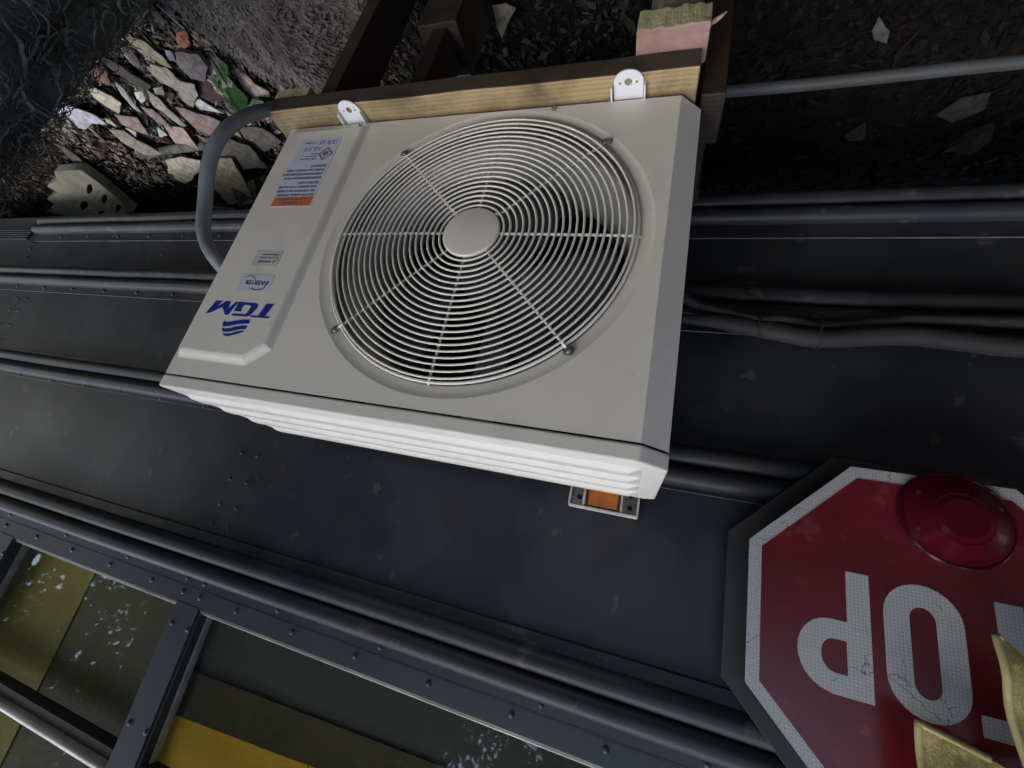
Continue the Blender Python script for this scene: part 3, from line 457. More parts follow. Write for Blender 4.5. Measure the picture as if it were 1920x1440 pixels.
# ------------------------------------------------------------------ air conditioner
U = Matrix(((0.999830693261761, 0.018393214610815802, -0.0005238969240289117, -0.0241),
            (-0.018395751940276376, 0.9998165245606659, -0.005339805800127132, 0.4932-.83),
            (0.0004255846077488014, 0.005348539212880991, 0.9999856058994199, -0.6816+1.25), (0, 0, 0, 1)))
ac = thing('air_conditioner', 'beige outdoor air conditioner unit with a round wire fan grille standing on timber', 'air conditioner')
ac.matrix_world = U
W_, H_, D_, HS = .80, .5838, .2907, .5605
FX, FZ, FR = .315, .272, .2475
bm = bmesh.new(); NS = 120
def ring(r, y): return [bm.verts.new((FX+r*math.cos(2*pi*k/NS), y, FZ+r*math.sin(2*pi*k/NS))) for k in range(NS)]
prof = [(.2475, .060), (.2475, .012), (.2480, .0075), (.2498, .0048), (.2520, .0040), (.2570, .0034), (.2620, .0024), (.2660, .0013), (.2690, .0003), (.2700, 0)]
rr = [ring(r, y) for r, y in prof]
X0, X1, Z0, Z1 = .032, .592, .0008, HS
rect = []
for k in range(NS):
    a = 2*pi*k/NS; c, s = math.cos(a), math.sin(a); t = 9
    if c > 1e-9: t = min(t, (X1-FX)/c)
    if c < -1e-9: t = min(t, (X0-FX)/c)
    if s > 1e-9: t = min(t, (Z1-FZ)/s)
    if s < -1e-9: t = min(t, (Z0-FZ)/s)
    rect.append([FX+c*t, FZ+s*t])
for cx, cz in ((X0, Z0), (X1, Z0), (X0, Z1), (X1, Z1)):
    j = min(range(NS), key=lambda k: (rect[k][0]-cx)**2+(rect[k][1]-cz)**2); rect[j] = [cx, cz]
rr.append([bm.verts.new((x, 0, z)) for x, z in rect])
for i in range(len(rr)-1):
    for k in range(NS): bm.faces.new((rr[i][k], rr[i][(k+1)%NS], rr[i+1][(k+1)%NS], rr[i+1][k]))
# raised right-hand field
yr = -.0075
bo = [(.600, .010), (.792, .010), (.792, .5315), (.640, .5315), (.600, .500)]
to = [(.616, .021), (.784, .021), (.784, .5140), (.647, .5140), (.616, .490)]
vb = [bm.verts.new((x, 0, z)) for x, z in bo]; vt = [bm.verts.new((x, yr, z)) for x, z in to]
prev = vb; steps = []
for t_, h_ in ((.14, .06), (.34, .30), (.60, .72), (.84, .95)):
    cur = [bm.verts.new((b_[0]+(q_[0]-b_[0])*t_, yr*h_, b_[1]+(q_[1]-b_[1])*t_)) for b_, q_ in zip(bo, to)]
    for k in range(5): steps.append(bm.faces.new((prev[k], prev[(k+1)%5], cur[(k+1)%5], cur[k])))
    prev = cur
for k in range(5): steps.append(bm.faces.new((prev[k], prev[(k+1)%5], vt[(k+1)%5], vt[k])))
bm.faces.new(vt)
ou = [(X1, Z0), (W_, Z0), (W_, Z1), (X1+.03, Z1), (X1, Z1)]
vo = [bm.verts.new((x, 0, z)) for x, z in ou]
for k in range(5): bm.faces.new((vo[k], vo[(k+1)%5], vb[(k+1)%5], vb[k]))
# chamfer on the left edge
a_ = [bm.verts.new(p) for p in ((X0, 0, Z0), (X0, 0, Z1), (0, .026, Z1), (0, .026, Z0))]; bm.faces.new(a_)
me = bpy.data.meshes.new('front_panel'); bm.normal_update()
bad = [f for f in bm.faces if f.normal.y > .02]; bmesh.ops.reverse_faces(bm, faces=bad)
for f in bm.faces: f.smooth = any((Vector((v.co.x-FX, v.co.z-FZ)).length < .2697) for v in f.verts)
bm.to_mesh(me); bm.free(); o = mobj('front_panel', me, M['beige'], ac)
#mdf = o.modifiers.new('bevel', 'BEVEL'); mdf.width = .0022; mdf.segments = 3; mdf.limit_method = 'ANGLE'; mdf.angle_limit = math.radians(25)
def prism(name, poly, z0, z1, m, parent, bevel=0):
    bm = bmesh.new(); v = [bm.verts.new((x, y, z0)) for x, y in poly]; f = bm.faces.new(v)
    r = bmesh.ops.extrude_face_region(bm, geom=[f]); bmesh.ops.translate(bm, verts=[q for q in r['geom'] if isinstance(q, bmesh.types.BMVert)], vec=(0, 0, z1-z0))
    return fin(name, bm, m, parent, bevel=bevel)
boxo('side_panel', 0, .0012, .026, D_, 0, HS, M['beige'], ac); boxo('side_panel', W_-.0012, W_, .0003, D_, 0, HS, M['beige'], ac)
boxo('base_pan', .004, W_-.004, .03, D_, -.004, .0006, M['beige'], ac)
boxo('rear_coil', .0014, W_-.0014, D_-.03, D_-.002, .002, HS-.002, M['coil'], ac)
boxo('divider', .60, .602, .012, D_-.03, .002, HS-.002, M['coil'], ac)
tp = [(X0-.001, -.0012), (W_+.001, -.0012), (W_+.001, D_+.001), (.014, D_+.001), (-.001, D_-.016), (-.001, .026)]
top = prism('top_cover', tp, HS+.0018, H_, M['beige'], ac, bevel=.0028)
for yc, w0 in ((.050, .022), (.112, .019), (.176, .019), (.240, .019)):
    bm = bmesh.new(); lo = [(.026, yc-w0), (W_-.018, yc-w0), (W_-.018, yc+w0), (.026, yc+w0)]; hi = [(.042, yc-w0+.010), (W_-.030, yc-w0+.010), (W_-.030, yc+w0-.010), (.042, yc+w0-.010)]
    a = [bm.verts.new((x, y, H_-.0002)) for x, y in lo]; b = [bm.verts.new((x, y, H_+.0065)) for x, y in hi]
    for k in range(4): bm.faces.new((a[k], a[(k+1)%4], b[(k+1)%4], b[k]))
    bm.faces.new(b); bm.faces.new(a[::-1]); fin('cover_rib', bm, M['beige'], top, bevel=.0022)
# shroud, fan and motor behind the grille
sh = lathe('fan_shroud', [(.2470, -.055), (.235, -.085), (.2330, -.150), (.240, -.175)], M['galv'], ac, (FX, 0, FZ), 72)
fan = lathe('fan', [(.0001, -.068), (.045, -.070), (.056, -.078), (.058, -.120), (.0001, -.121)], M['fan'], ac, (FX, 0, FZ), 40)
for b in range(3):
    bm = bmesh.new(); rows = []
    for i in range(9):
        r = .050+(.218-.050)*i/8; row = []
        for j in range(9):
            u_ = j/8; sw = math.radians(b*120+20 + (u_-.5)*(62+14*math.sin(i/8*pi)) + 18*(i/8))
            d = .100 + (u_-.5)*-.055 + .008*math.sin(u_*pi)
            row.append(bm.verts.new((r*math.cos(sw), d, r*math.sin(sw))))
        rows.append(row)
    for i in range(8):
        for j in range(8): bm.faces.new((rows[i][j], rows[i+1][j], rows[i+1][j+1], rows[i][j+1]))
    bl = fin('fan_blade', bm, M['fan'], fan, smooth=True); s_ = bl.modifiers.new('s', 'SOLIDIFY'); s_.thickness = .003
lathe('motor', [(.0001, -.122), (.05, -.122), (.05, -.20), (.0001, -.20)], M['galv'], ac, (FX, 0, FZ), 24)
boxo('motor_mount', FX-.03, FX+.03, .20, .212, .02, HS-.02, M['galv'], ac)
# wire grille
gr_ = lathe('fan_grille', [(.0001, .0105), (.040, .0105), (.0445, .0098), (.0462, .0080), (.0462, .0050), (.0400, .0040)], M['beige'], ac, (FX, 0, FZ), 64)
gr_.data.materials.clear(); gr_.data.materials.append(M['beige'])
def gy(r): return -.0070 + .0030*(r/.25)**2 + (.004 if r > .246 else 0)
NR = 20
for i in range(NR):
    r = .0525 + (.2425-.0525)*i/(NR-1); bm = bmesh.new(); ang0 = 0
    n = 64 if r < .12 else 96
    tube(bm, [(r*math.cos(2*pi*k/n), gy(r), r*math.sin(2*pi*k/n)) for k in range(n)], .0019, 6, closed=True)
    fin('grille_ring', bm, M['wire'], gr_, smooth=True)
bm = bmesh.new(); tube(bm, [(.2475*math.cos(2*pi*k/120), .0005, .2475*math.sin(2*pi*k/120)) for k in range(120)], .0024, 8, closed=True); fin('grille_ring', bm, M['wire'], gr_, smooth=True)
for k in range(8):
    a = k*pi/4; c, s = math.cos(a), math.sin(a); r1 = {6: .186}.get(k, .2515)
    pts = [(r*c, gy(r)+.0032, r*s) for r in [.038+(.240-.038)*q/6 for q in range(7) if .038+(.240-.038)*q/6 < r1]]
    pts += [(r1*c, .0018 if r1 > .2 else gy(r1)+.0032, r1*s)]
    if k % 2: pts[-1] = (.2535*c, -.001, .2535*s)
    bm = bmesh.new(); tube(bm, pts, .0022, 7); fin('grille_spoke', bm, M['wire'], gr_, smooth=True)
bm = bmesh.new(); tube(bm, [(.0525*math.cos(-2.30), gy(.05), .0525*math.sin(-2.30)), (.047*math.cos(-2.36), gy(.05)-.002, .047*math.sin(-2.36))], .0017, 6); fin('wire_end', bm, M['wire'], gr_)
def screw(x, z, y=-.001, r=.0062, parent=ac):
    o = lathe('screw', [(r*1.25, 0), (r*1.2, .0008), (r*.75, .0012), (r*.7, .0030), (r*.3, .0042), (0, .0036)], M['screw'], parent, (x, y, z), 20); return o
for a in (45, 135, -45, -135):
    r = .2575; screw(FX+r*math.cos(math.radians(a)), FZ+r*math.sin(math.radians(a)), -.0006)
screw(.626, .0065, -.0006, .0042); screw(.234, .0062, -.0006, .0042)
# mounting feet
for fx in (.113, .640):
    w2 = .0225; yo = -.043
    outl = [(-w2, .03), (-w2, yo+.018)] + [(w2*math.cos(a), yo+.018-.018*math.sin(a)) for a in [pi-pi*k/12 for k in range(1, 12)]] + [(w2, yo+.018), (w2, .03)]
    hole = lambda cx, cy, r: [(cx+r*math.cos(2*pi*k/16), cy+r*math.sin(2*pi*k/16)) for k in range(16)]
    cu = bpy.data.curves.new('f', 'CURVE'); cu.dimensions = '2D'; cu.fill_mode = 'BOTH'; cu.extrude = .0012; cu.bevel_depth = .0004
    for L in (outl, hole(0, yo+.018, .0062), hole(-.0130, yo+.019, .0023), hole(.0130, yo+.019, .0023)):
        s = cu.splines.new('POLY'); s.points.add(len(L)-1); s.use_cyclic_u = True
        for q, p in zip(s.points, L): q.co = (p[0], p[1], 0, 1)
    me = curve_mesh(cu); ft = mobj('mounting_foot', me, M['white'], ac); ft.location = (fx, 0, -.0065)
    for s in (-1, 1): boxo('foot_flange', s*(w2+.0032)-.0012, s*(w2+.0032)+.0012, yo+.020, .03, -.002, .010, M['white'], ft, bevel=.0005)
# stickers and printing
def quad(name, x0, x1, z0, z1, y, m, parent): return flat(name, [[(x0, z0), (x1, z0), (x1, z1), (x0, z1)]], y, m, parent, th=.0003)
lb = quad('warning_label', .648, .744, .0455, .2165, yr-.0004, M['paper'], ac)
quad('orange_band', .651, .741, .1940, .2145, yr-.0009, M['orange'], lb)
text('print', '▲ WARNING', .696, .2060, .0088, yr-.0013, M['ink'], lb, 'CENTER', bold=.0001)
text('print', '▲ AVERTISSEMENT', .696, .1965, .0082, yr-.0013, M['ink'], lb, 'CENTER', bold=.0001)
lines = ['RISK OF FIRE. FLAMMABLE REFRIGERANT', 'USED. TO BE REPAIRED ONLY BY TRAINED', 'SERVICE PERSONNEL. DO NOT PUNCTURE', 'REFRIGERANT TUBING.', 'RISQUE INCENDIE. REFRIGERANT INFLAM.', 'REPARATION NE DOIT PERSONNEL QUALIFIE', 'SEULEMENT. NE PAS PERFORER LE TUBAGE', 'DE REFRIGERANT.']
for i, s in enumerate(lines): text('print', s, .6535, .1860-i*.0098-(.002 if i > 3 else 0), .0076, yr-.0009, M['ink'], lb, sx=.62, )
quad('rule_line', .651, .741, .1485, .1489, yr-.0009, M['ink'], lb)
text('print', 'A2L R32', .687, .0685, .0135, yr-.0009, M['ink'], lb, sx=.85)
text('print', 'Refrigerant Safety Group', .687, .0975, .0048, yr-.0009, M['ink'], lb, sx=.8); text('print', 'Groupe de securite', .687, .0905, .0048, yr-.0009, M['ink'], lb, sx=.8); text('print', 'Refrigerant', .687, .0840, .0048, yr-.0009, M['ink'], lb, sx=.8)
dc = (.6695, .0870); flat('hazard_diamond', [[(dc[0]-.017, dc[1]), (dc[0], dc[1]-.017), (dc[0]+.017, dc[1]), (dc[0], dc[1]+.017)], [(dc[0]-.014, dc[1]), (dc[0], dc[1]-.014), (dc[0]+.014, dc[1]), (dc[0], dc[1]+.014)]], yr-.0009, M['redprint'], lb)
flat('flame_mark', [[(dc[0]-.006, dc[1]-.006), (dc[0]+.006, dc[1]-.006), (dc[0]+.007, dc[1]), (dc[0]+.003, dc[1]+.003), (dc[0]+.001, dc[1]+.009), (dc[0]-.002, dc[1]+.003), (dc[0]-.006, dc[1]+.002)]], yr-.0009, M['ink'], lb)
for x0, x1 in ((.655, .662), (.664, .671), (.673, .676), (.684, .688), (.692, .695)):
    flat('symbol_mark', [[(x0, .0515), (x1, .0515), (x1, .0615), (x0, .0615)], [(x0+.0008, .0523), (x1-.0008, .0523), (x1-.0008, .0607), (x0+.0008, .0607)]], yr-.0009, M['ink'], lb)
text('print', 'C US Listed', .702, .0535, .0078, yr-.0009, M['ink'], lb, sx=.8)
sw = quad('caution_sticker', .6605, .7190, .3158, .3480, yr-.0004, M['paper2'], ac)
flat('triangle_mark', [[(.6655, .3360), (.6745, .3360), (.6700, .3440)]], yr-.0008, M['yellowprint'], sw)
text('print', 'WARNING', .677, .3365, .0062, yr-.0008, M['ink'], sw, bold=.0001); text('print', 'Please read this manual before', .664, .3290, .0044, yr-.0008, M['ink'], sw, sx=.8); text('print', 'installing/operating the unit', .664, .3228, .0044, yr-.0008, M['ink'], sw, sx=.8)
iv = quad('inverter_sticker', .6550, .7255, .3658, .3998, yr-.0004, M['paper'], ac)
text('print', 'INVERTER', .6600, .3778, .0118, yr-.0008, M['navy'], iv, sx=.99, bold=.00015)
flat('navy_arc', [band(arc(.6800, .3890, .0150, .0075, 200, 30, 14), .0017)], yr-.0008, M['navy'], iv)
flat('green_arc', [band(arc(.7060, .3780, .0130, .0085, 185, 330, 14), .0017)], yr-.0008, M['green'], iv)
for k in 'TGM': flat('brand_letter', [[tuple(p) for p in LOGO[k]]], yr-.0003, M['blue'], ac)
for k in ('w1', 'w2', 'w3'): flat('wave_mark', [[tuple(p) for p in LOGO[k]]], yr-.0003, M['blue'], ac)
# ------------------------------------------------------------------ timber stand under the unit (turned with it)
UR = U.to_3x3().to_4x4()
st = thing('timber_stand', 'pale pine and dark lumber stand carrying the air conditioner', 'stand')
st.matrix_world = Matrix.Translation((0, 0, 0)) @ U @ Matrix.Translation((0, 0, -.0085))
def beam(name, x0, x1, y0, y1, z0, z1, m, wob=.0015, seed=0, parent=st, bevel=.0025):
    bm = bmesh.new(); L = [x1-x0, y1-y0, z1-z0]; ax = L.index(max(L)); n = 24
    rows = []
    for i in range(n+1):
        t = i/n; q = []
        for a, b in ((0,0),(1,0),(1,1),(0,1)):
            if ax == 0: p = [x0+L[0]*t, y0+L[1]*a, z0+L[2]*b]
            elif ax == 2: p = [x0+L[0]*a, y0+L[1]*b, z0+L[2]*t]
            else: p = [x0+L[0]*a, y0+L[1]*t, z0+L[2]*b]
            d = noise.noise(Vector((t*7+seed, a*3.1, b*2.7)))*wob
            for k in range(3):
                if k != ax: p[k] += d
            q.append(bm.verts.new(p))
        rows.append(q)
    for i in range(n):
        for k in range(4): bm.faces.new((rows[i][k], rows[i][(k+1)%4], rows[i+1][(k+1)%4], rows[i+1][k]))
    bm.faces.new(rows[0][::-1]); bm.faces.new(rows[-1])
    return fin(name, bm, m, parent, bevel=bevel)
# front rail: fresh top face, stained front edge
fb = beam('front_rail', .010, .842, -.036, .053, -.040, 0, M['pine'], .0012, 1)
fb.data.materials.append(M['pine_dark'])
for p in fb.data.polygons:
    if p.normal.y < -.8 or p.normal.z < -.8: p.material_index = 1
beam('rear_rail', .0, .84, .215, .30, -.040, 0, M['pine_dark'], .0012, 3)
beam('side_rail', -.02, .018, .056, .50, -.080, -.0405, M['leg_wood'], .001, 5)
beam('side_rail', .70, .738, .056, .50, -.080, -.0405, M['leg_wood'], .001, 7)
GZ = -.62
beam('leg', .718, .756, -.012, .078, GZ, -.041, M['leg_wood'], .001, 8)
beam('leg', .556, .594, .040, .129, -.34, -.041, M['leg_wood'], .001, 9)
beam('support_block', .53, .63, .03, .15, GZ, -.3405, M['leg_wood'], .004, 19)
beam('leg', -.034, .002, .010, .10, GZ, .0-.002, M['leg_wood'], .001, 10)
beam('leg', -.030, .008, .28, .37, GZ, -.082, M['leg_wood'], .001, 11)
beam('leg', .70, .738, .30, .39, GZ, -.082, M['leg_wood'], .001, 12)
# painted scrap blocks tucked under the rail
sb = beam('scrap_block', .765, .850, -.030, .020, -.075, -.0415, M['yellow_paint'], .003, 14)
# scrap of cut lumber at the right end
sc1 = beam('cut_block', .003, .107, -.068, -.010, -.092, -.0415, M['yellow_paint'], .003, 21)
sc1.data.materials.append(M['pink_wood'])
for p in sc1.data.polygons:
    if p.normal.z > .6: p.material_index = 1
sc1['label'] = 'pale yellow and pink cut lumber block'
beam('grey_block', .014, .092, -.060, -.006, -.135, -.0945, M['grey_wood'], .003, 22)
bm = bmesh.new(); tube(bm, [(.004, -.055, -.060), (-.008, -.064, -.056), (-.016, -.074, -.050)], [.0045, .003, .0005], 5); fin('splinter', bm, M['pine'], st)
# ------------------------------------------------------------------ conduit, pipe, line set
def uw(p): return U @ Vector(p)
bm = bmesh.new(); tube(bm, spline([uw(p) for p in [(.795, .16, .36), (.815, .06, .348), (.832, .004, .325), (.858, -.018, .285), (.868, -.037, .225), (.862, -.064, .165), (.852, -.076, .105), (.846, -.060, .035), (.840, -.030, -.025), (.830, .0, -.075), (.800, .040, -.115), (.74, .13, -.16), (.60, .30, -.22), (.50, .45, -.25)]], 8), .0125, 16)
o = fin('flexible_conduit', bm, M['conduit'], smooth=True)
setp(o, 'grey flexible conduit looping out beside the air conditioner', 'conduit')
bm = bmesh.new(); tube(bm, spline([(.06, -.060, .232), (-.01, -.100, .246), (-.25, -.110, .262), (-.65, -.118, .272), (-1.3, -.12, .29)], 8), .0120, 14)
o = fin('grey_pipe', bm, M['dimpipe'], smooth=True); setp(o, 'straight grey pipe running low over the dark ground beside the timber stand', 'pipe')
ls = thing('pipe_bundle', 'black foam covered pipe bundle running along the dark bus wall beside the unit', 'pipes', (0, 0, 0))
P1 = [(.10, -.12, .775), (-.02, -.045, .785), (-.045, -.035, .789), (-.108, -.032, .790), (-.19, -.034, .803), (-.267, -.036, .816), (-.34, -.034, .805), (-.402, -.030, .797), (-.473, -.030, .801), (-.553, -.030, .806), (-.75, -.030, .80), (-1.2, -.03, .79)]
rad = []
pp = spline(P1, 6)
for i, p in enumerate(pp):
    r = .0095 if p.x > -.05 else min(.0175, .0095+(-.05-p.x)*.10); rad.append(r*(1+.05*noise.noise(Vector((i*.6, 0, 0)))))
bm = bmesh.new(); tube(bm, pp, rad, 18); fin('foam_sleeve', bm, M['foam'], ls, smooth=True)
P2 = [(.06, -.13, .74), (-.05, -.04, .752), (-.0855, -.034, .762), (-.165, -.040, .786), (-.205, -.040, .783), (-.24, -.036, .786), (-.265, -.034, .791), (-.32, -.032, .784), (-.376, -.030, .772), (-.5, -.03, .762), (-1.2, -.03, .76)]
bm = bmesh.new(); pp = spline(P2, 6); tube(bm, pp, [.0105+.001*noise.noise(Vector((i*.9, 3, 0))) for i in range(len(pp))], 14); fin('foam_sleeve', bm, M['foam'], ls, smooth=True)
for (cx, cz, ry, rz) in ((-.268, .804, .022, .031), (-.172, .792, .018, .026)):
    bm = bmesh.new(); tube(bm, [(cx+.002*math.sin(3*a), -.036+ry*math.cos(a), cz+rz*math.sin(a)) for a in [2*pi*k/28 for k in range(28)]], .0022, 6, closed=True)
    fin('cable_tie', bm, M['black'], ls, smooth=True)
boxo('wrap_seam', -.42, -.19, -.030, -.027, .7795, .7805, M['seam'], ls)
# ------------------------------------------------------------------ yellow fleece hanging over the sign
cl = thing('yellow_cloth', 'yellow fleece cloth with hemmed corners hanging in front of the stop sign', 'cloth')
def cloth_piece(out, y0, nm='cloth_panel', seed=0):
    """out: left edge points and right edge points paired from hem upwards"""
    n = len(out); m = 26; k_ = 30; bm = bmesh.new(); rows = []
    for j in range(m+1):
        t = j/m*(n-1); i = min(int(t), n-2); f = t-i
        l = Vector(out[i][0]).lerp(Vector(out[i+1][0]), f); r = Vector(out[i][1]).lerp(Vector(out[i+1][1]), f); row = []
        for q in range(k_+1):
            p = l.lerp(r, q/k_); d = .016*noise.noise(Vector((p.x*22+seed, p.y*16, 1.3)))+.0015*noise.noise(Vector((p.x*90, p.y*90, 1.3)))
            row.append(bm.verts.new((p.x, y0+d, p.y)))
        rows.append(row)
    for j in range(m):
        for q in range(k_): bm.faces.new((rows[j][q], rows[j][q+1], rows[j+1][q+1], rows[j+1][q]))
    o = fin(nm, bm, M['cloth'], cl, smooth=True); s = o.modifiers.new('s', 'SOLIDIFY'); s.thickness = .005; s.offset = 0
    path = [rows[j][0] for j in range(0)]
    me = o.data; V = [v.co.copy() for v in me.vertices]; W2 = k_+1
    edge = [V[j*W2] for j in range(m, -1, -2)] + [V[q] for q in range(2, k_+1, 2)]
    bm = bmesh.new(); tube(bm, edge, .0040, 8); fin('hem', bm, M['hem'], cl, smooth=True)
    return o
cloth_piece([((-0.3286, 1.358), (-0.3947, 1.3747)), ((-0.3293, 1.3798), (-0.4321, 1.3849)), ((-0.3302, 1.4283), (-0.4411, 1.4344)), ((-0.3348, 1.4812), (-0.4546, 1.4932))], -.128, seed=3)
cloth_piece([((-0.4104, 1.246), (-0.4146, 1.2466)), ((-0.4106, 1.2637), (-0.4335, 1.2629)), ((-0.4118, 1.293), (-0.4641, 1.2831)), ((-0.4187, 1.3418), (-0.4901, 1.3291)), ((-0.4277, 1.3863), (-0.5088, 1.3767))], -.128, seed=8)

# ------------------------------------------------------------------ litter on the ground
def pig(me, col):
    a = me.attributes.new('pigment', 'FLOAT_COLOR', 'FACE')
    for i in range(len(me.polygons)): a.data[i].color = (*col, 1)
def shard(name, pts, col, lift=.0, th=.003, curl=.006, parent=None, m='shard'):
    c = sum((Vector(p) for p in pts), Vector())/len(pts); rnd = random.Random(int(abs(c.x*1e4)))
    tilt = [Vector((p[0]-c.x, p[1]-c.y, 0)) for p in pts]
    # subdivided outline with ragged edge
    if m == 'shard': tilt = [v*1.14 for v in tilt]
    P = []
    for i in range(len(tilt)):
        a, b = tilt[i], tilt[(i+1) % len(tilt)]
        P.append(a)
        for q in (1/3, 2/3):
            n_ = Vector((b.y-a.y, a.x-b.x, 0)); P.append(a.lerp(b, q)+n_*rnd.uniform(-.045, .045))
    tx, ty = rnd.uniform(-.10, .10), rnd.uniform(-.05, .30)
    bm = bmesh.new()
    f = lambda v: Vector((v.x, v.y, v.x*tx-v.y*ty*.0+curl*noise.noise(Vector((v.x*25, v.y*25, c.x*9)))))
    top_ = [bm.verts.new(f(v)) for v in P]; mid = [bm.verts.new(f(v*.5)+Vector((0, 0, curl*.35))) for v in P]; cc = bm.verts.new((0, 0, curl*.4))
    bot = [bm.verts.new(f(v)-Vector((0, 0, th))) for v in P]; n = len(P)
    for i in range(n):
        j = (i+1) % n
        bm.faces.new((top_[i], top_[j], mid[j], mid[i])); bm.faces.new((mid[i], mid[j], cc)); bm.faces.new((bot[i], bot[j], top_[j], top_[i]))
    bm.faces.new(bot[::-1])
    o = fin(name, bm, M[m] if isinstance(m, str) else m, parent, smooth=False)
    if m == 'shard': pig(o.data, tuple(q*.88 for q in col))
    zr = max(abs(tx)*max(abs(v.x) for v in P)*.6, 0)
    o.location = (c.x, c.y, c.z+.004+zr*.5+lift); return o
GREY = (.15, .14, .125); CR = (.50, .47, .37); PINK = (.29, .225, .205); PPINK = (.42, .33, .295); WHT = (.56, .56, .56); BR = (.085, .06, .045); MAR = (.09, .055, .055); LAV = (.45, .45, .52)
BG = (.34, .32, .26); TAN = (.30, .25, .16)
named = [
 ('s1', 'crumpled_sheet', LAV, 'pale lavender crumpled sheet lying beside the lichened trunk', 'sheet'),
 ('s2', 'bark_shard', CR, 'large cream bark shard just above the pale crumpled sheet', 'bark shard'),
 ('s3', 'bark_shard', (.38,.37,.36), 'thin light grey pointed bark sliver beside the cream shard', 'bark shard'),
 ('s4', 'bark_shard', PINK, 'flat dusty pink bark shard next to the crumpled sheet', 'bark shard'),
 ('s5', 'bark_shard', PPINK, 'squarish pale pink bark shard with a small knot, nearest the conduit', 'bark shard'),
 ('s6', 'pebble', (.55,.55,.52), 'rounded whitish pebble amid the bark litter', 'pebble'),
 ('s7', 'bark_shard', BG, 'big ragged grey beige bark shard in the middle of the litter', 'bark shard'),
 ('s8', 'bark_shard', WHT, 'white wedge shaped bark flake below the big grey beige shard', 'bark shard'),
 ('s9', 'bark_shard', MAR, 'dark maroon bark shard beside the green leaf', 'bark shard'),
 ('s10', 'bark_shard', PPINK, 'smooth salmon pink bark shard between the green leaf and the shaggy mound', 'bark shard'),
 ('s11', 'bark_shard', PPINK, 'narrow peach bark strip tucked under the green leaf', 'bark shard'),
 ('s12', 'bark_shard', PINK, 'wide mauve pink bark shard close to the conduit bend', 'bark shard'),
 ('s13', 'dry_leaf', (.42,.17,.09), 'small curled orange dry leaf on the litter', 'leaf'),
 ('s14', 'bark_shard', (.30,.29,.19), 'long lichen spotted yellowish bark shard', 'bark shard'),
 ('s15', 'bark_shard', (.20,.11,.085), 'reddish brown bark shard near the trunk', 'bark shard'),
 ('s16', 'bark_shard', (.33,.32,.25), 'narrow cream bark sliver at the far edge of the litter', 'bark shard'),
 ('s17', 'bark_shard', WHT, 'white bark shard half behind the trunk fibres', 'bark shard'),
 ('s18', 'bark_shard', PINK, 'long pinkish bark strip between two pale shards', 'bark shard'),
 ('s19', 'bark_shard', (.27,.26,.22), 'long ragged grey bark shard along the edge of the dark soil', 'bark shard'),
 ('s20', 'bark_shard', CR, 'rounded cream bark plate on the soil left of the conduit', 'bark shard'),
 ('s21', 'bark_shard', (.38,.34,.24), 'large beige cracked bark plate behind the conduit', 'bark shard'),
 ('s22', 'bark_shard', (.25,.24,.30), 'small bluish grey bark flake near the orange leaf', 'bark shard'),
 ('s23', 'stone', (.17,.15,.16), 'rough mauve grey stone beside the orange leaf', 'stone'),
 ('s24', 'bark_shard', WHT, 'tiny white triangular flake beside the squarish pink shard', 'bark shard'),
 ('s25', 'bark_shard', (.44,.44,.43), 'small pale triangular flake under the dusty pink shard', 'bark shard'),
 ('s26', 'bark_shard', CR, 'small cream flake at the tip of the crumpled sheet', 'bark shard'),
 ('s27', 'bark_shard', (.34,.33,.29), 'very long pale bark splinter lying across the litter', 'bark shard'),
 ('s28', 'bark_shard', (.075,.068,.062), 'long dark grey bark slab across the litter', 'bark shard'),
 ('s29', 'bark_shard', (.12,.11,.11), 'slim dark bark sliver above the lichen spotted shard', 'bark shard'),
 ('s30', 'bark_shard', (.27,.265,.25), 'small light grey chip next to the whitish pebble', 'bark shard'),
 ('s31', 'bark_shard', (.12,.115,.095), 'dull grey bark plate behind the conduit bend', 'bark shard'),
 ('s32', 'bark_shard', (.14,.13,.11), 'dull bark plate between the conduit and the pale timber end', 'bark shard'),
 ('s33', 'bark_shard', (.12,.11,.08), 'brownish bark chip beside the beige cracked plate', 'bark shard'),
 ('s34', 'bark_shard', (.26,.24,.17), 'thin beige bark strip against the bus skirt', 'bark shard'),
 ('s35', 'bark_shard', (.34,.31,.24), 'pale ribbed bark piece on the dark ground under the stand', 'bark shard'),
 ('s36', 'bark_shard', (.30,.29,.27), 'pale flake on the ground behind the front timber rail', 'bark shard'),
 ('s37', 'dry_leaf', (.13,.13,.13), 'small pale dry leaf on the dark ground above the grey pipe', 'leaf'),
 ('s38', 'dry_leaf', (.065,.065,.063), 'largest pale dry leaf on the dark ground below the grey pipe', 'leaf'),
 ('s39', 'dry_leaf', (.04,.04,.039), 'narrow dim dry leaf on the dark ground nearest the stand', 'leaf'),
 ('s40', 'dry_leaf', (.03,.03,.03), 'dim grey dry leaf on the dark ground by the bus skirt', 'leaf'),
 ('s41', 'bark_shard', (.10,.085,.075), 'brown bark slab on the dark soil beside the trunk', 'bark shard')]
for i, (k, nm, col, lab, cat) in enumerate(named):
    o = shard(nm, PX[k], col, lift=.012+.002*(i % 4)+(.010 if k == 's1' else 0)+(.012 if k in ('s23', 's6') else 0), th=.016 if k in ('s23', 's6') else .0035, curl=.006 if k != 's1' else .012)
    setp(o, lab, cat)
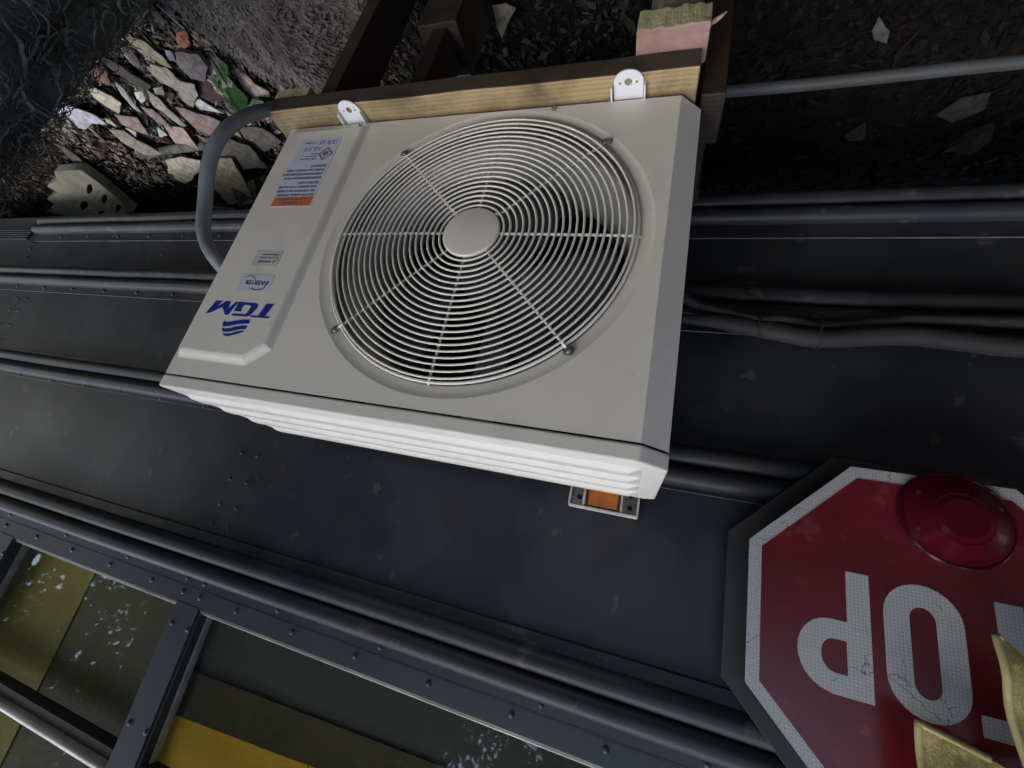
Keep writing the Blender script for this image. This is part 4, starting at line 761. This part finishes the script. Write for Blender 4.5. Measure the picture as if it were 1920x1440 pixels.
# leafy sprig
lf = thing('green_leaf_sprig', 'sprig of long fresh green leaves lying on the bark litter', 'leaves', (0, 0, .012))
for k in ('leafA', 'leafB', 'leafC', 'leafD'):
    shard('leaf', PX[k], None, .010, .0008, .012, lf, 'leaf')
bm = bmesh.new(); tube(bm, spline([(p[0], p[1], p[2]+.01) for p in PX['stick']], 6), [.016, .017, .018, .017, .016, .017, .018, .019, .018, .017, .016, .015, .013], 9)
for v in bm.verts: v.co += Vector((0, 0, .004*noise.noise(v.co*40)))
o = fin('fallen_stick', bm, M['bark'], smooth=True); setp(o, 'half buried grey stick between the litter and the bus', 'stick')
bm = bmesh.new(); tube(bm, spline([(p[0], p[1], p[2]+.02) for p in PX['string']], 6), .0028, 7); o = fin('pale_twig', bm, M['vine'], smooth=True); setp(o, 'thin straight pale twig at the top of the litter', 'twig')
# loose flakes one can pick out
mesh_bank = []
for q in range(10):
    rnd = random.Random(q+40); n = 7; L = rnd.uniform(.05, .11); Wd = rnd.uniform(.012, .035)
    pts = [(L*math.cos(2*pi*k/n)*rnd.uniform(.75, 1.15), Wd*math.sin(2*pi*k/n)*rnd.uniform(.6, 1.2), 0) for k in range(n)]
    bm = bmesh.new(); t1 = [bm.verts.new((x, y, .006*noise.noise(Vector((x*30, y*30, q))))) for x, y, _ in pts]; b1 = [bm.verts.new(v.co-Vector((0, 0, .003))) for v in t1]
    bm.faces.new(t1); bm.faces.new(b1[::-1])
    for k in range(n): bm.faces.new((t1[k], b1[k], b1[(k+1)%n], t1[(k+1)%n]))
    bmesh.ops.recalc_face_normals(bm, faces=bm.faces[:]); me = bpy.data.meshes.new('bark_flake'); bm.to_mesh(me); bm.free()
    col = [GREY, BR, (.22,.205,.17), (.30,.28,.235), (.075,.065,.055), (.24,.16,.14), (.12,.105,.09), (.36,.35,.32), (.05,.042,.036), (.18,.16,.12)][q]
    pig(me, col); me.materials.append(M['shard']); mesh_bank.append(me)
tone = ['grey', 'dark brown', 'light grey', 'beige', 'blackish', 'pinkish', 'dull brown', 'whitish', 'almost black', 'tan']
rnd = random.Random(5)
import re as _re
near = []
for (k, nm, col, lab, cat) in named:
    c = sum((Vector(p) for p in PX[k]), Vector())/len(PX[k]); near.append((c, ' '.join(_re.split(r' (?:beside|lying|just|next|with|nearest|amid|in the|below|between|tucked|close|on|near|at|half|along|left|behind|under|across|above|against)\b', lab)[0].split()[:6])))
used_labels = set()
def flake_label(x, y, q, s):
    ns = sorted(near, key=lambda c: (c[0].x-x)**2+(c[0].y-y)**2)
    for word in ((['tiny', 'small'] if s < .8 else ['broad', 'small']) + ['thin', 'narrow']):
        for c, nme in ns[:3]:
            lb_ = '%s %s bark flake lying by the %s' % (word, tone[q], nme)
            if lb_ not in used_labels: used_labels.add(lb_); return lb_
    return '%s bark flake in the litter near the %s' % (tone[q], ns[0][1])
def in_litter(x, y): 
    return 1.30 < x < 2.35 and -.42 < y < .05 and (y < -.02+.10*(2.0-x) ) and y > -.46+.0*(x-1.3)
cnt = 0
while cnt < 175:
    x = rnd.uniform(1.32, 2.3); y = rnd.uniform(-.45, .03)
    if not in_litter(x, y): continue
    q = rnd.choice([0, 0, 1, 2, 2, 3, 4, 5, 6, 6, 7, 8, 8, 9]); o = bpy.data.objects.new('bark_flake', mesh_bank[q]); C.objects.link(o)
    s = rnd.uniform(.55, 1.15); o.scale = (s, s, s); o.location = (x, y, gh(x, y)+.006+rnd.uniform(0, .022))
    o.rotation_euler = (rnd.uniform(-.45, .45), rnd.uniform(-.35, .35), rnd.gauss(1.15, .5)); cnt += 1
    setp(o, flake_label(x, y, q, s), 'bark flake', 'loose bark flakes in the litter')
for q_ in range(46):
    x = rnd.uniform(.9, 2.1); y = rnd.uniform(.02, .40) if rnd.random() < .7 else rnd.uniform(-.15, .1)
    q = rnd.choice([0, 1, 4, 6, 8, 9, 2]); o = bpy.data.objects.new('bark_flake', mesh_bank[q]); C.objects.link(o)
    s = rnd.uniform(.5, 1.0); o.scale = (s, s*1.3, s); o.location = (x, y, gh(x, y)+.012); o.rotation_euler = (rnd.uniform(-.3, .3), rnd.uniform(-.3, .3), rnd.uniform(0, 6))
    setp(o, flake_label(x, y, q, s), 'bark flake', 'bark flakes on the shaded soil')
# fine crumbs nobody could count
def crumbs(name, n, fn, size, cols, seed, m='bits'):
    rnd = random.Random(seed); V, F, Cc = [], [], []
    for i in range(n):
        x, y, z, s = fn(rnd); c = rnd.choice(cols); k = rnd.uniform(.6, 1.4); a = rnd.uniform(0, 6.3); L = size*s*rnd.uniform(.5, 1.6); Wd = L*rnd.uniform(.15, .6)
        ux = Vector((math.cos(a), math.sin(a), rnd.uniform(-.5, .5))); uy = Vector((-math.sin(a), math.cos(a), rnd.uniform(-.6, .6)))
        b = len(V); p = Vector((x, y, z))
        V += [p+ux*L, p+uy*Wd+ux*L*.2, p-ux*L*.8+Vector((0, 0, L*.15)), p-uy*Wd*.8]; F.append((b, b+1, b+2, b+3)); Cc.append(tuple(q*k for q in c))
    me = bpy.data.meshes.new(name); me.from_pydata(V, [], F); a = me.attributes.new('pigment', 'FLOAT_COLOR', 'FACE')
    for i, c in enumerate(Cc): a.data[i].color = (*c, 1)
    return mobj(name, me, M[m])
def fa(r):
    x = r.uniform(.9, 3.4); y = r.uniform(-.75, .45); return x, y, gh(x, y)+.004+r.uniform(0, .012), 1
o = crumbs('leaf_litter', 15000, fa, .012, [BR, (.03,.027,.022), (.05,.044,.034), (.075,.068,.056), (.02,.017,.013), (.014,.012,.01)], 3); o['kind'] = 'stuff'; o['label'] = 'dark crumbled leaf litter over the soil'
def fb_(r):
    x = r.uniform(.05, 1.2); y = r.uniform(-.65, .45); return x, y, gh(x, y)+.004+r.uniform(0, .010), r.choice([.6, .8, 1, 1.5])
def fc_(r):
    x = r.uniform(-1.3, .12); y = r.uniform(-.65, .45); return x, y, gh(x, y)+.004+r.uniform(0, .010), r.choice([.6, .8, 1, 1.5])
o = crumbs('shade_toned_litter', 9000, fc_, .012, [(.007,.006,.0055), (.005,.0045,.004), (.011,.010,.009), (.018,.016,.014)], 10); o['kind'] = 'stuff'; o['label'] = 'leaf mould coloured dark for shade on the ground right of the stand'  # crumbs this side are coloured darker to stand in for shade
o = crumbs('wood_crumbs', 9000, fb_, .010, [(.032,.029,.025), (.02,.017,.014), (.045,.041,.036), (.012,.010,.009), (.07,.064,.057)], 9); o['kind'] = 'stuff'; o['label'] = 'small grey wood crumbs on the ground under the stand'
def fl_(r):
    x = r.uniform(1.25, 2.35); y = r.uniform(-.5, .12); return x, y, gh(x, y)+.010+r.uniform(0, .028), r.choice([.5, .8, 1, 1.6])
o = crumbs('bark_crumbs', 6500, fl_, .010, [GREY, BR, (.22,.20,.17), (.05,.043,.035), (.30,.27,.22), (.10,.09,.075), (.16,.11,.095)], 31); o['kind'] = 'stuff'; o['label'] = 'small crumbled bark bits between the larger shards'
# shaggy root mound
def mound(cx, cy, rx, ry, h, name, label):
    vs_, fs = [], []; n = 90; m = 60
    def S(u, v):
        a = 2*pi*u; r = v; x = cx+rx*r*math.cos(a); y = cy+ry*r*math.sin(a)
        z = h*(1-r**2.2)**.8 if r < 1 else 0
        z += .035*noise.noise(Vector((x*6, y*6, 1)))+.016*noise.noise(Vector((x*18, y*18, 4)))+.007*noise.noise(Vector((x*50, y*50, 7)))
        return Vector((x, y, gh(cx, cy)*.0+max(z, -.03)+.0))
    for j in range(m+1):
        for i in range(n): vs_.append(S(i/n, max(.001, j/m)))
    for j in range(m):
        for i in range(n): fs.append((j*n+i, j*n+(i+1)%n, (j+1)*n+(i+1)%n, (j+1)*n+i))
    me = bpy.data.meshes.new('mound_body'); me.from_pydata(vs_, [], fs)
    for p in me.polygons: p.use_smooth = True
    root = thing(name, label, 'tree root', (0, 0, 0)); mobj('mound_body', me, M['fiber'], root)
    rnd = random.Random(11); bm = bmesh.new()
    for i in range(5200):
        u = rnd.random(); v = math.sqrt(rnd.random())*.98; L = rnd.uniform(.010, .032); p = S(u, v); a = 2*pi*u+rnd.gauss(.5, .5)
        d = Vector((math.cos(a), math.sin(a), -.1)); q = p+d*L*.5; r_ = p+d*L; s = d.cross(Vector((0, 0, 1))).normalized()*rnd.uniform(.0010, .0038)
        q.z = max(q.z, p.z-.01)+rnd.uniform(-.001, .006); r_.z -= rnd.uniform(-.006, .02)
        p = p+Vector((0, 0, .002)); A = [bm.verts.new(x) for x in (p-s, p+s, q+s, q-s)]; Bv = bm.verts.new(r_); bm.faces.new(A); bm.faces.new((A[3], A[2], Bv))
    me = bpy.data.meshes.new('bark_strands'); bm.to_mesh(me); bm.free(); o = mobj('bark_strands', me, M['strand'], root); o['kind'] = 'stuff'
    return root
mound(1.10, -.40, .36, .34, .13, 'shaggy_root', 'grey shaggy barked tree root bulging out of the ground beside the litter')
# cored block
bk = PX['brick']; bm = bmesh.new()
ol = [(p[0], p[1]) for p in bk]
zt = .262; cu = bpy.data.curves.new('b', 'CURVE'); cu.dimensions = '2D'; cu.fill_mode = 'BOTH'; cu.extrude = .018; cu.bevel_depth = .003
bc = (sum(p[0] for p in ol)/len(ol), sum(p[1] for p in ol)/len(ol))
for L in [ol]+[[(p[0], p[1]) for p in PX['bh%d' % q]] for q in range(5)]:
    s = cu.splines.new('POLY'); s.points.add(len(L)-1); s.use_cyclic_u = True
    for q, p in zip(s.points, L): q.co = (p[0]-bc[0], p[1]-bc[1], 0, 1)
me = curve_mesh(cu); o = mobj('cored_block', me, M['brick']); o.location = (bc[0], bc[1], zt-.021)
setp(o, 'broken pale cored block lying on soil at the foot of the bus', 'block')
# ------------------------------------------------------------------ trees
def leaf_cloud(name, centres, n, size, seed, m, parent):
    rnd = random.Random(seed); V, F = [], []
    for i in range(n):
        c, r = rnd.choice(centres); d = Vector((rnd.gauss(0, 1), rnd.gauss(0, 1), rnd.gauss(0, .8))).normalized()*r*rnd.random()**.45; p = Vector(c)+d
        a = Vector((rnd.gauss(0, 1), rnd.gauss(0, 1), rnd.gauss(0, 1))).normalized(); b = a.orthogonal().normalized(); b.rotate(Matrix.Rotation(rnd.uniform(0, 6.3), 3, a)); s = size*rnd.uniform(.6, 1.3)
        e = a.cross(b)*s*.5; f = b*s; k = len(V); V += [p-f, p+e, p+f, p-e]; F.append((k, k+1, k+2, k+3))
    me = bpy.data.meshes.new(name); me.from_pydata(V, [], F); o = mobj(name, me, m, parent); return o
def tree(x, y, h, r, n, label, seed, crown_z=.42, leaf=.10, group='trees standing behind the camera'):
    root = thing('tree', label, 'tree', (x, y, 0), group); rnd = random.Random(seed); bm = bmesh.new()
    top = Vector((rnd.uniform(-.4, .4), rnd.uniform(-.4, .4), h*.85)); tr_ = h*.022+.04
    tube(bm, spline([(0, 0, -.2), (rnd.uniform(-.1, .1), rnd.uniform(-.1, .1), h*.3), (top.x*.5, top.y*.5, h*.6), top], 5), [tr_*(1-.06*i) for i in range(16)], 10)
    cs = [(tuple(top*.95), r*.6)]
    for k in range(9):
        a = rnd.uniform(0, 6.3); z0 = h*rnd.uniform(crown_z-.1, .75); b = Vector((math.cos(a), math.sin(a), rnd.uniform(.15, .7)))*r*rnd.uniform(.6, 1.0); s = Vector((top.x*z0/h, top.y*z0/h, z0))
        tube(bm, [s, s+b*.5+Vector((0, 0, .1)), s+b], [tr_*.45, tr_*.3, tr_*.1], 6); cs.append((tuple(s+b), r*rnd.uniform(.35, .55)))
    fin('trunk', bm, M['trunkfar'], root, smooth=True); leaf_cloud('crown', cs, n, leaf, seed, M['foliage'], root)['kind'] = 'stuff'
    return root
# big trunk at the left of the picture
bt = thing('lichened_tree', 'grey lichened tree trunk wrapped in curling pale vine fibres beside the bus', 'tree', (1.578, -.592, 0))
vs_, fs = [], []; n, m = 150, 260; HT = 4.2
def tr_s(a, z):
    r = .158+.05*math.exp(-z*4)
    r += .024*noise.noise(Vector((math.cos(a)*2.5, math.sin(a)*2.5, z*1.6)))+.022*abs(noise.noise(Vector((math.cos(a)*7, math.sin(a)*7, z*4))))+.006*noise.noise(Vector((math.cos(a)*18, math.sin(a)*18, z*12)))
    return Vector((r*math.cos(a), r*math.sin(a), z))
for j in range(m+1):
    z = -.1+1.9*j/m if j < m*.8 else -.1+1.9*.8+(HT-1.42)*(j-m*.8)/(m*.2)
    for i in range(n): vs_.append(tr_s(2*pi*i/n, z))
for j in range(m):
    for i in range(n): fs.append((j*n+i, j*n+(i+1)%n, (j+1)*n+(i+1)%n, (j+1)*n+i))
me = bpy.data.meshes.new('trunk'); me.from_pydata(vs_, [], fs)
for p in me.polygons: p.use_smooth = True
mobj('trunk', me, M['bark'], bt)
def fibres(nm, n, r_a, l_a, steps, k_sd, m_, seed, lift_a):
    rnd = random.Random(seed); bm = bmesh.new()
    for i in range(n):
        a = rnd.uniform(pi*.5, pi*1.95); z = rnd.uniform(.15, 1.55); pts = []; l = rnd.uniform(*l_a); lift = rnd.uniform(*lift_a)
        th_ = rnd.uniform(0, 6.3); k_ = rnd.gauss(0, k_sd); n_ = rnd.randint(*steps)
        for q in range(n_):
            p = tr_s(a, z); rr_ = Vector((p.x, p.y, 0)).normalized(); pts.append(p+rr_*(lift*(.3+math.sin(pi*q/n_))))
            th_ += k_+rnd.gauss(0, .15); a += math.cos(th_)*l/.17; z += math.sin(th_)*l
        r0_ = rnd.uniform(*r_a); pts = spline(pts, 2)
        tube(bm, pts, [r0_*(.35+.65*math.sin(pi*min(.98, max(.04, q/len(pts))))) for q in range(len(pts))], 5, cap=False)
    me = bpy.data.meshes.new(nm); bm.to_mesh(me); bm.free()
    for p in me.polygons: p.use_smooth = True
    o = mobj(nm, me, M[m_], bt); o['kind'] = 'stuff'
fibres('vine_roots', 520, (.0015, .0055), (.012, .020), (6, 12), .40, 'vine', 21, (-.001, .006))
fibres('vine_fibres', 2600, (.0006, .0014), (.008, .018), (4, 9), .55, 'frizz', 22, (.004, .030))
bm = bmesh.new()
for a in (.3, 1.6, 2.7, 3.9, 5.2): tube(bm, [(0, 0, 3.6), (math.cos(a)*.8, math.sin(a)*.8, 4.3), (math.cos(a)*1.6, math.sin(a)*1.6, 4.8)], [.10, .06, .02], 8)
fin('limb', bm, M['bark'], bt, smooth=True)
leaf_cloud('crown', [((math.cos(a)*1.5, math.sin(a)*1.5, 4.6+.3*math.sin(a*3)), .8) for a in (.3, 1.6, 2.7, 3.9, 5.2)]+[((0, 0, 5), 1.0)], 5000, .07, 5, M['foliage'], bt)['kind'] = 'stuff'
tree_labels = ['slender leafy tree at the left end of the row opposite the bus', 'tall leafy tree straight opposite the unit, beyond the added fence', 'leafy tree beyond the right part of the added fence', 'low leafy tree past the right end of the added fence', 'short bushy tree beside the added shed', 'big spreading tree far off to the right', 'big spreading tree far off behind the added shed', 'tallest tree at the back of the row']
for i, (x, y, h, r, n_) in enumerate([(-2.6, -4.6, 6.5, 1.9, 9000), (.6, -6.2, 8, 2.3, 12000), (3.6, -5.2, 7, 2.1, 10000), (6.5, -3.4, 6.5, 1.9, 8000), (-4.2, -2.4, 5.5, 1.7, 9000), (9.5, -7.5, 9, 2.8, 8000), (-7.5, -7, 9, 2.8, 8000), (2.2, -10, 10, 3.2, 9000)]):
    tree(x, y, h, r, int(n_*1.15), tree_labels[i], 50+i)

# unseen plank shed added to block light on the stop sign side
sh_ = thing('added_shed', 'reddish plank shed with a lean-to roof, added out of view to block light', 'shed', (-2.3, 0, 0))
for k in range(17):
    y1 = -.35-.2*k; boxo('plank', -.02+.004*(k % 3), .0, y1-.195, y1, -.1, 2.55, M['redwood'], sh_, bevel=.002)
boxo('added_shed_roof', -2.4, .35, -3.8, -.04, 2.55, 2.61, M['pine_dark'], sh_); boxo('added_shed_back', -2.3, -2.25, -3.7, -.4, -.1, 2.55, M['pine_dark'], sh_)

fe = thing('added_fence', 'grey board fence added out of view opposite the bus to block low light', 'fence', (0, -2.15, 0))  # unseen fence put in to cut low frontal light
for k in range(30): boxo('board', -1.35+.15*k, -1.35+.15*k+.144, -.02+.003*(k % 2), .0, -.1, 1.65+.02*(k % 3), M['grey_wood'], fe, bevel=.002)
for z in (.4, 1.4): boxo('added_fence_rail', -1.38, 3.2, -.07, -.023, z, z+.09, M['pine_dark'], fe)

ev = thing('added_evergreen', 'dense dark evergreen added beyond the fence to darken window reflections', 'tree', (3.7, -4.1, 0))  # unseen tree placed to keep sky flecks out of a window reflection
bm = bmesh.new(); tube(bm, [(0, 0, -.1), (.03, .02, 1.5), (0, 0, 4.2)], [.12, .10, .03], 10); fin('trunk', bm, M['trunkfar'], ev, smooth=True)
leaf_cloud('crown', [((0, 0, 2.3), 1.2), ((.3, .1, 3.1), 1.3), ((-.6, .2, 3.0), 1.1), ((.1, -.2, 3.9), 1.1), ((-.2, .3, 4.7), .8), ((1.0, -.1, 3.4), .9)], 15000, .11, 77, M['foliage'], ev)['kind'] = 'stuff'
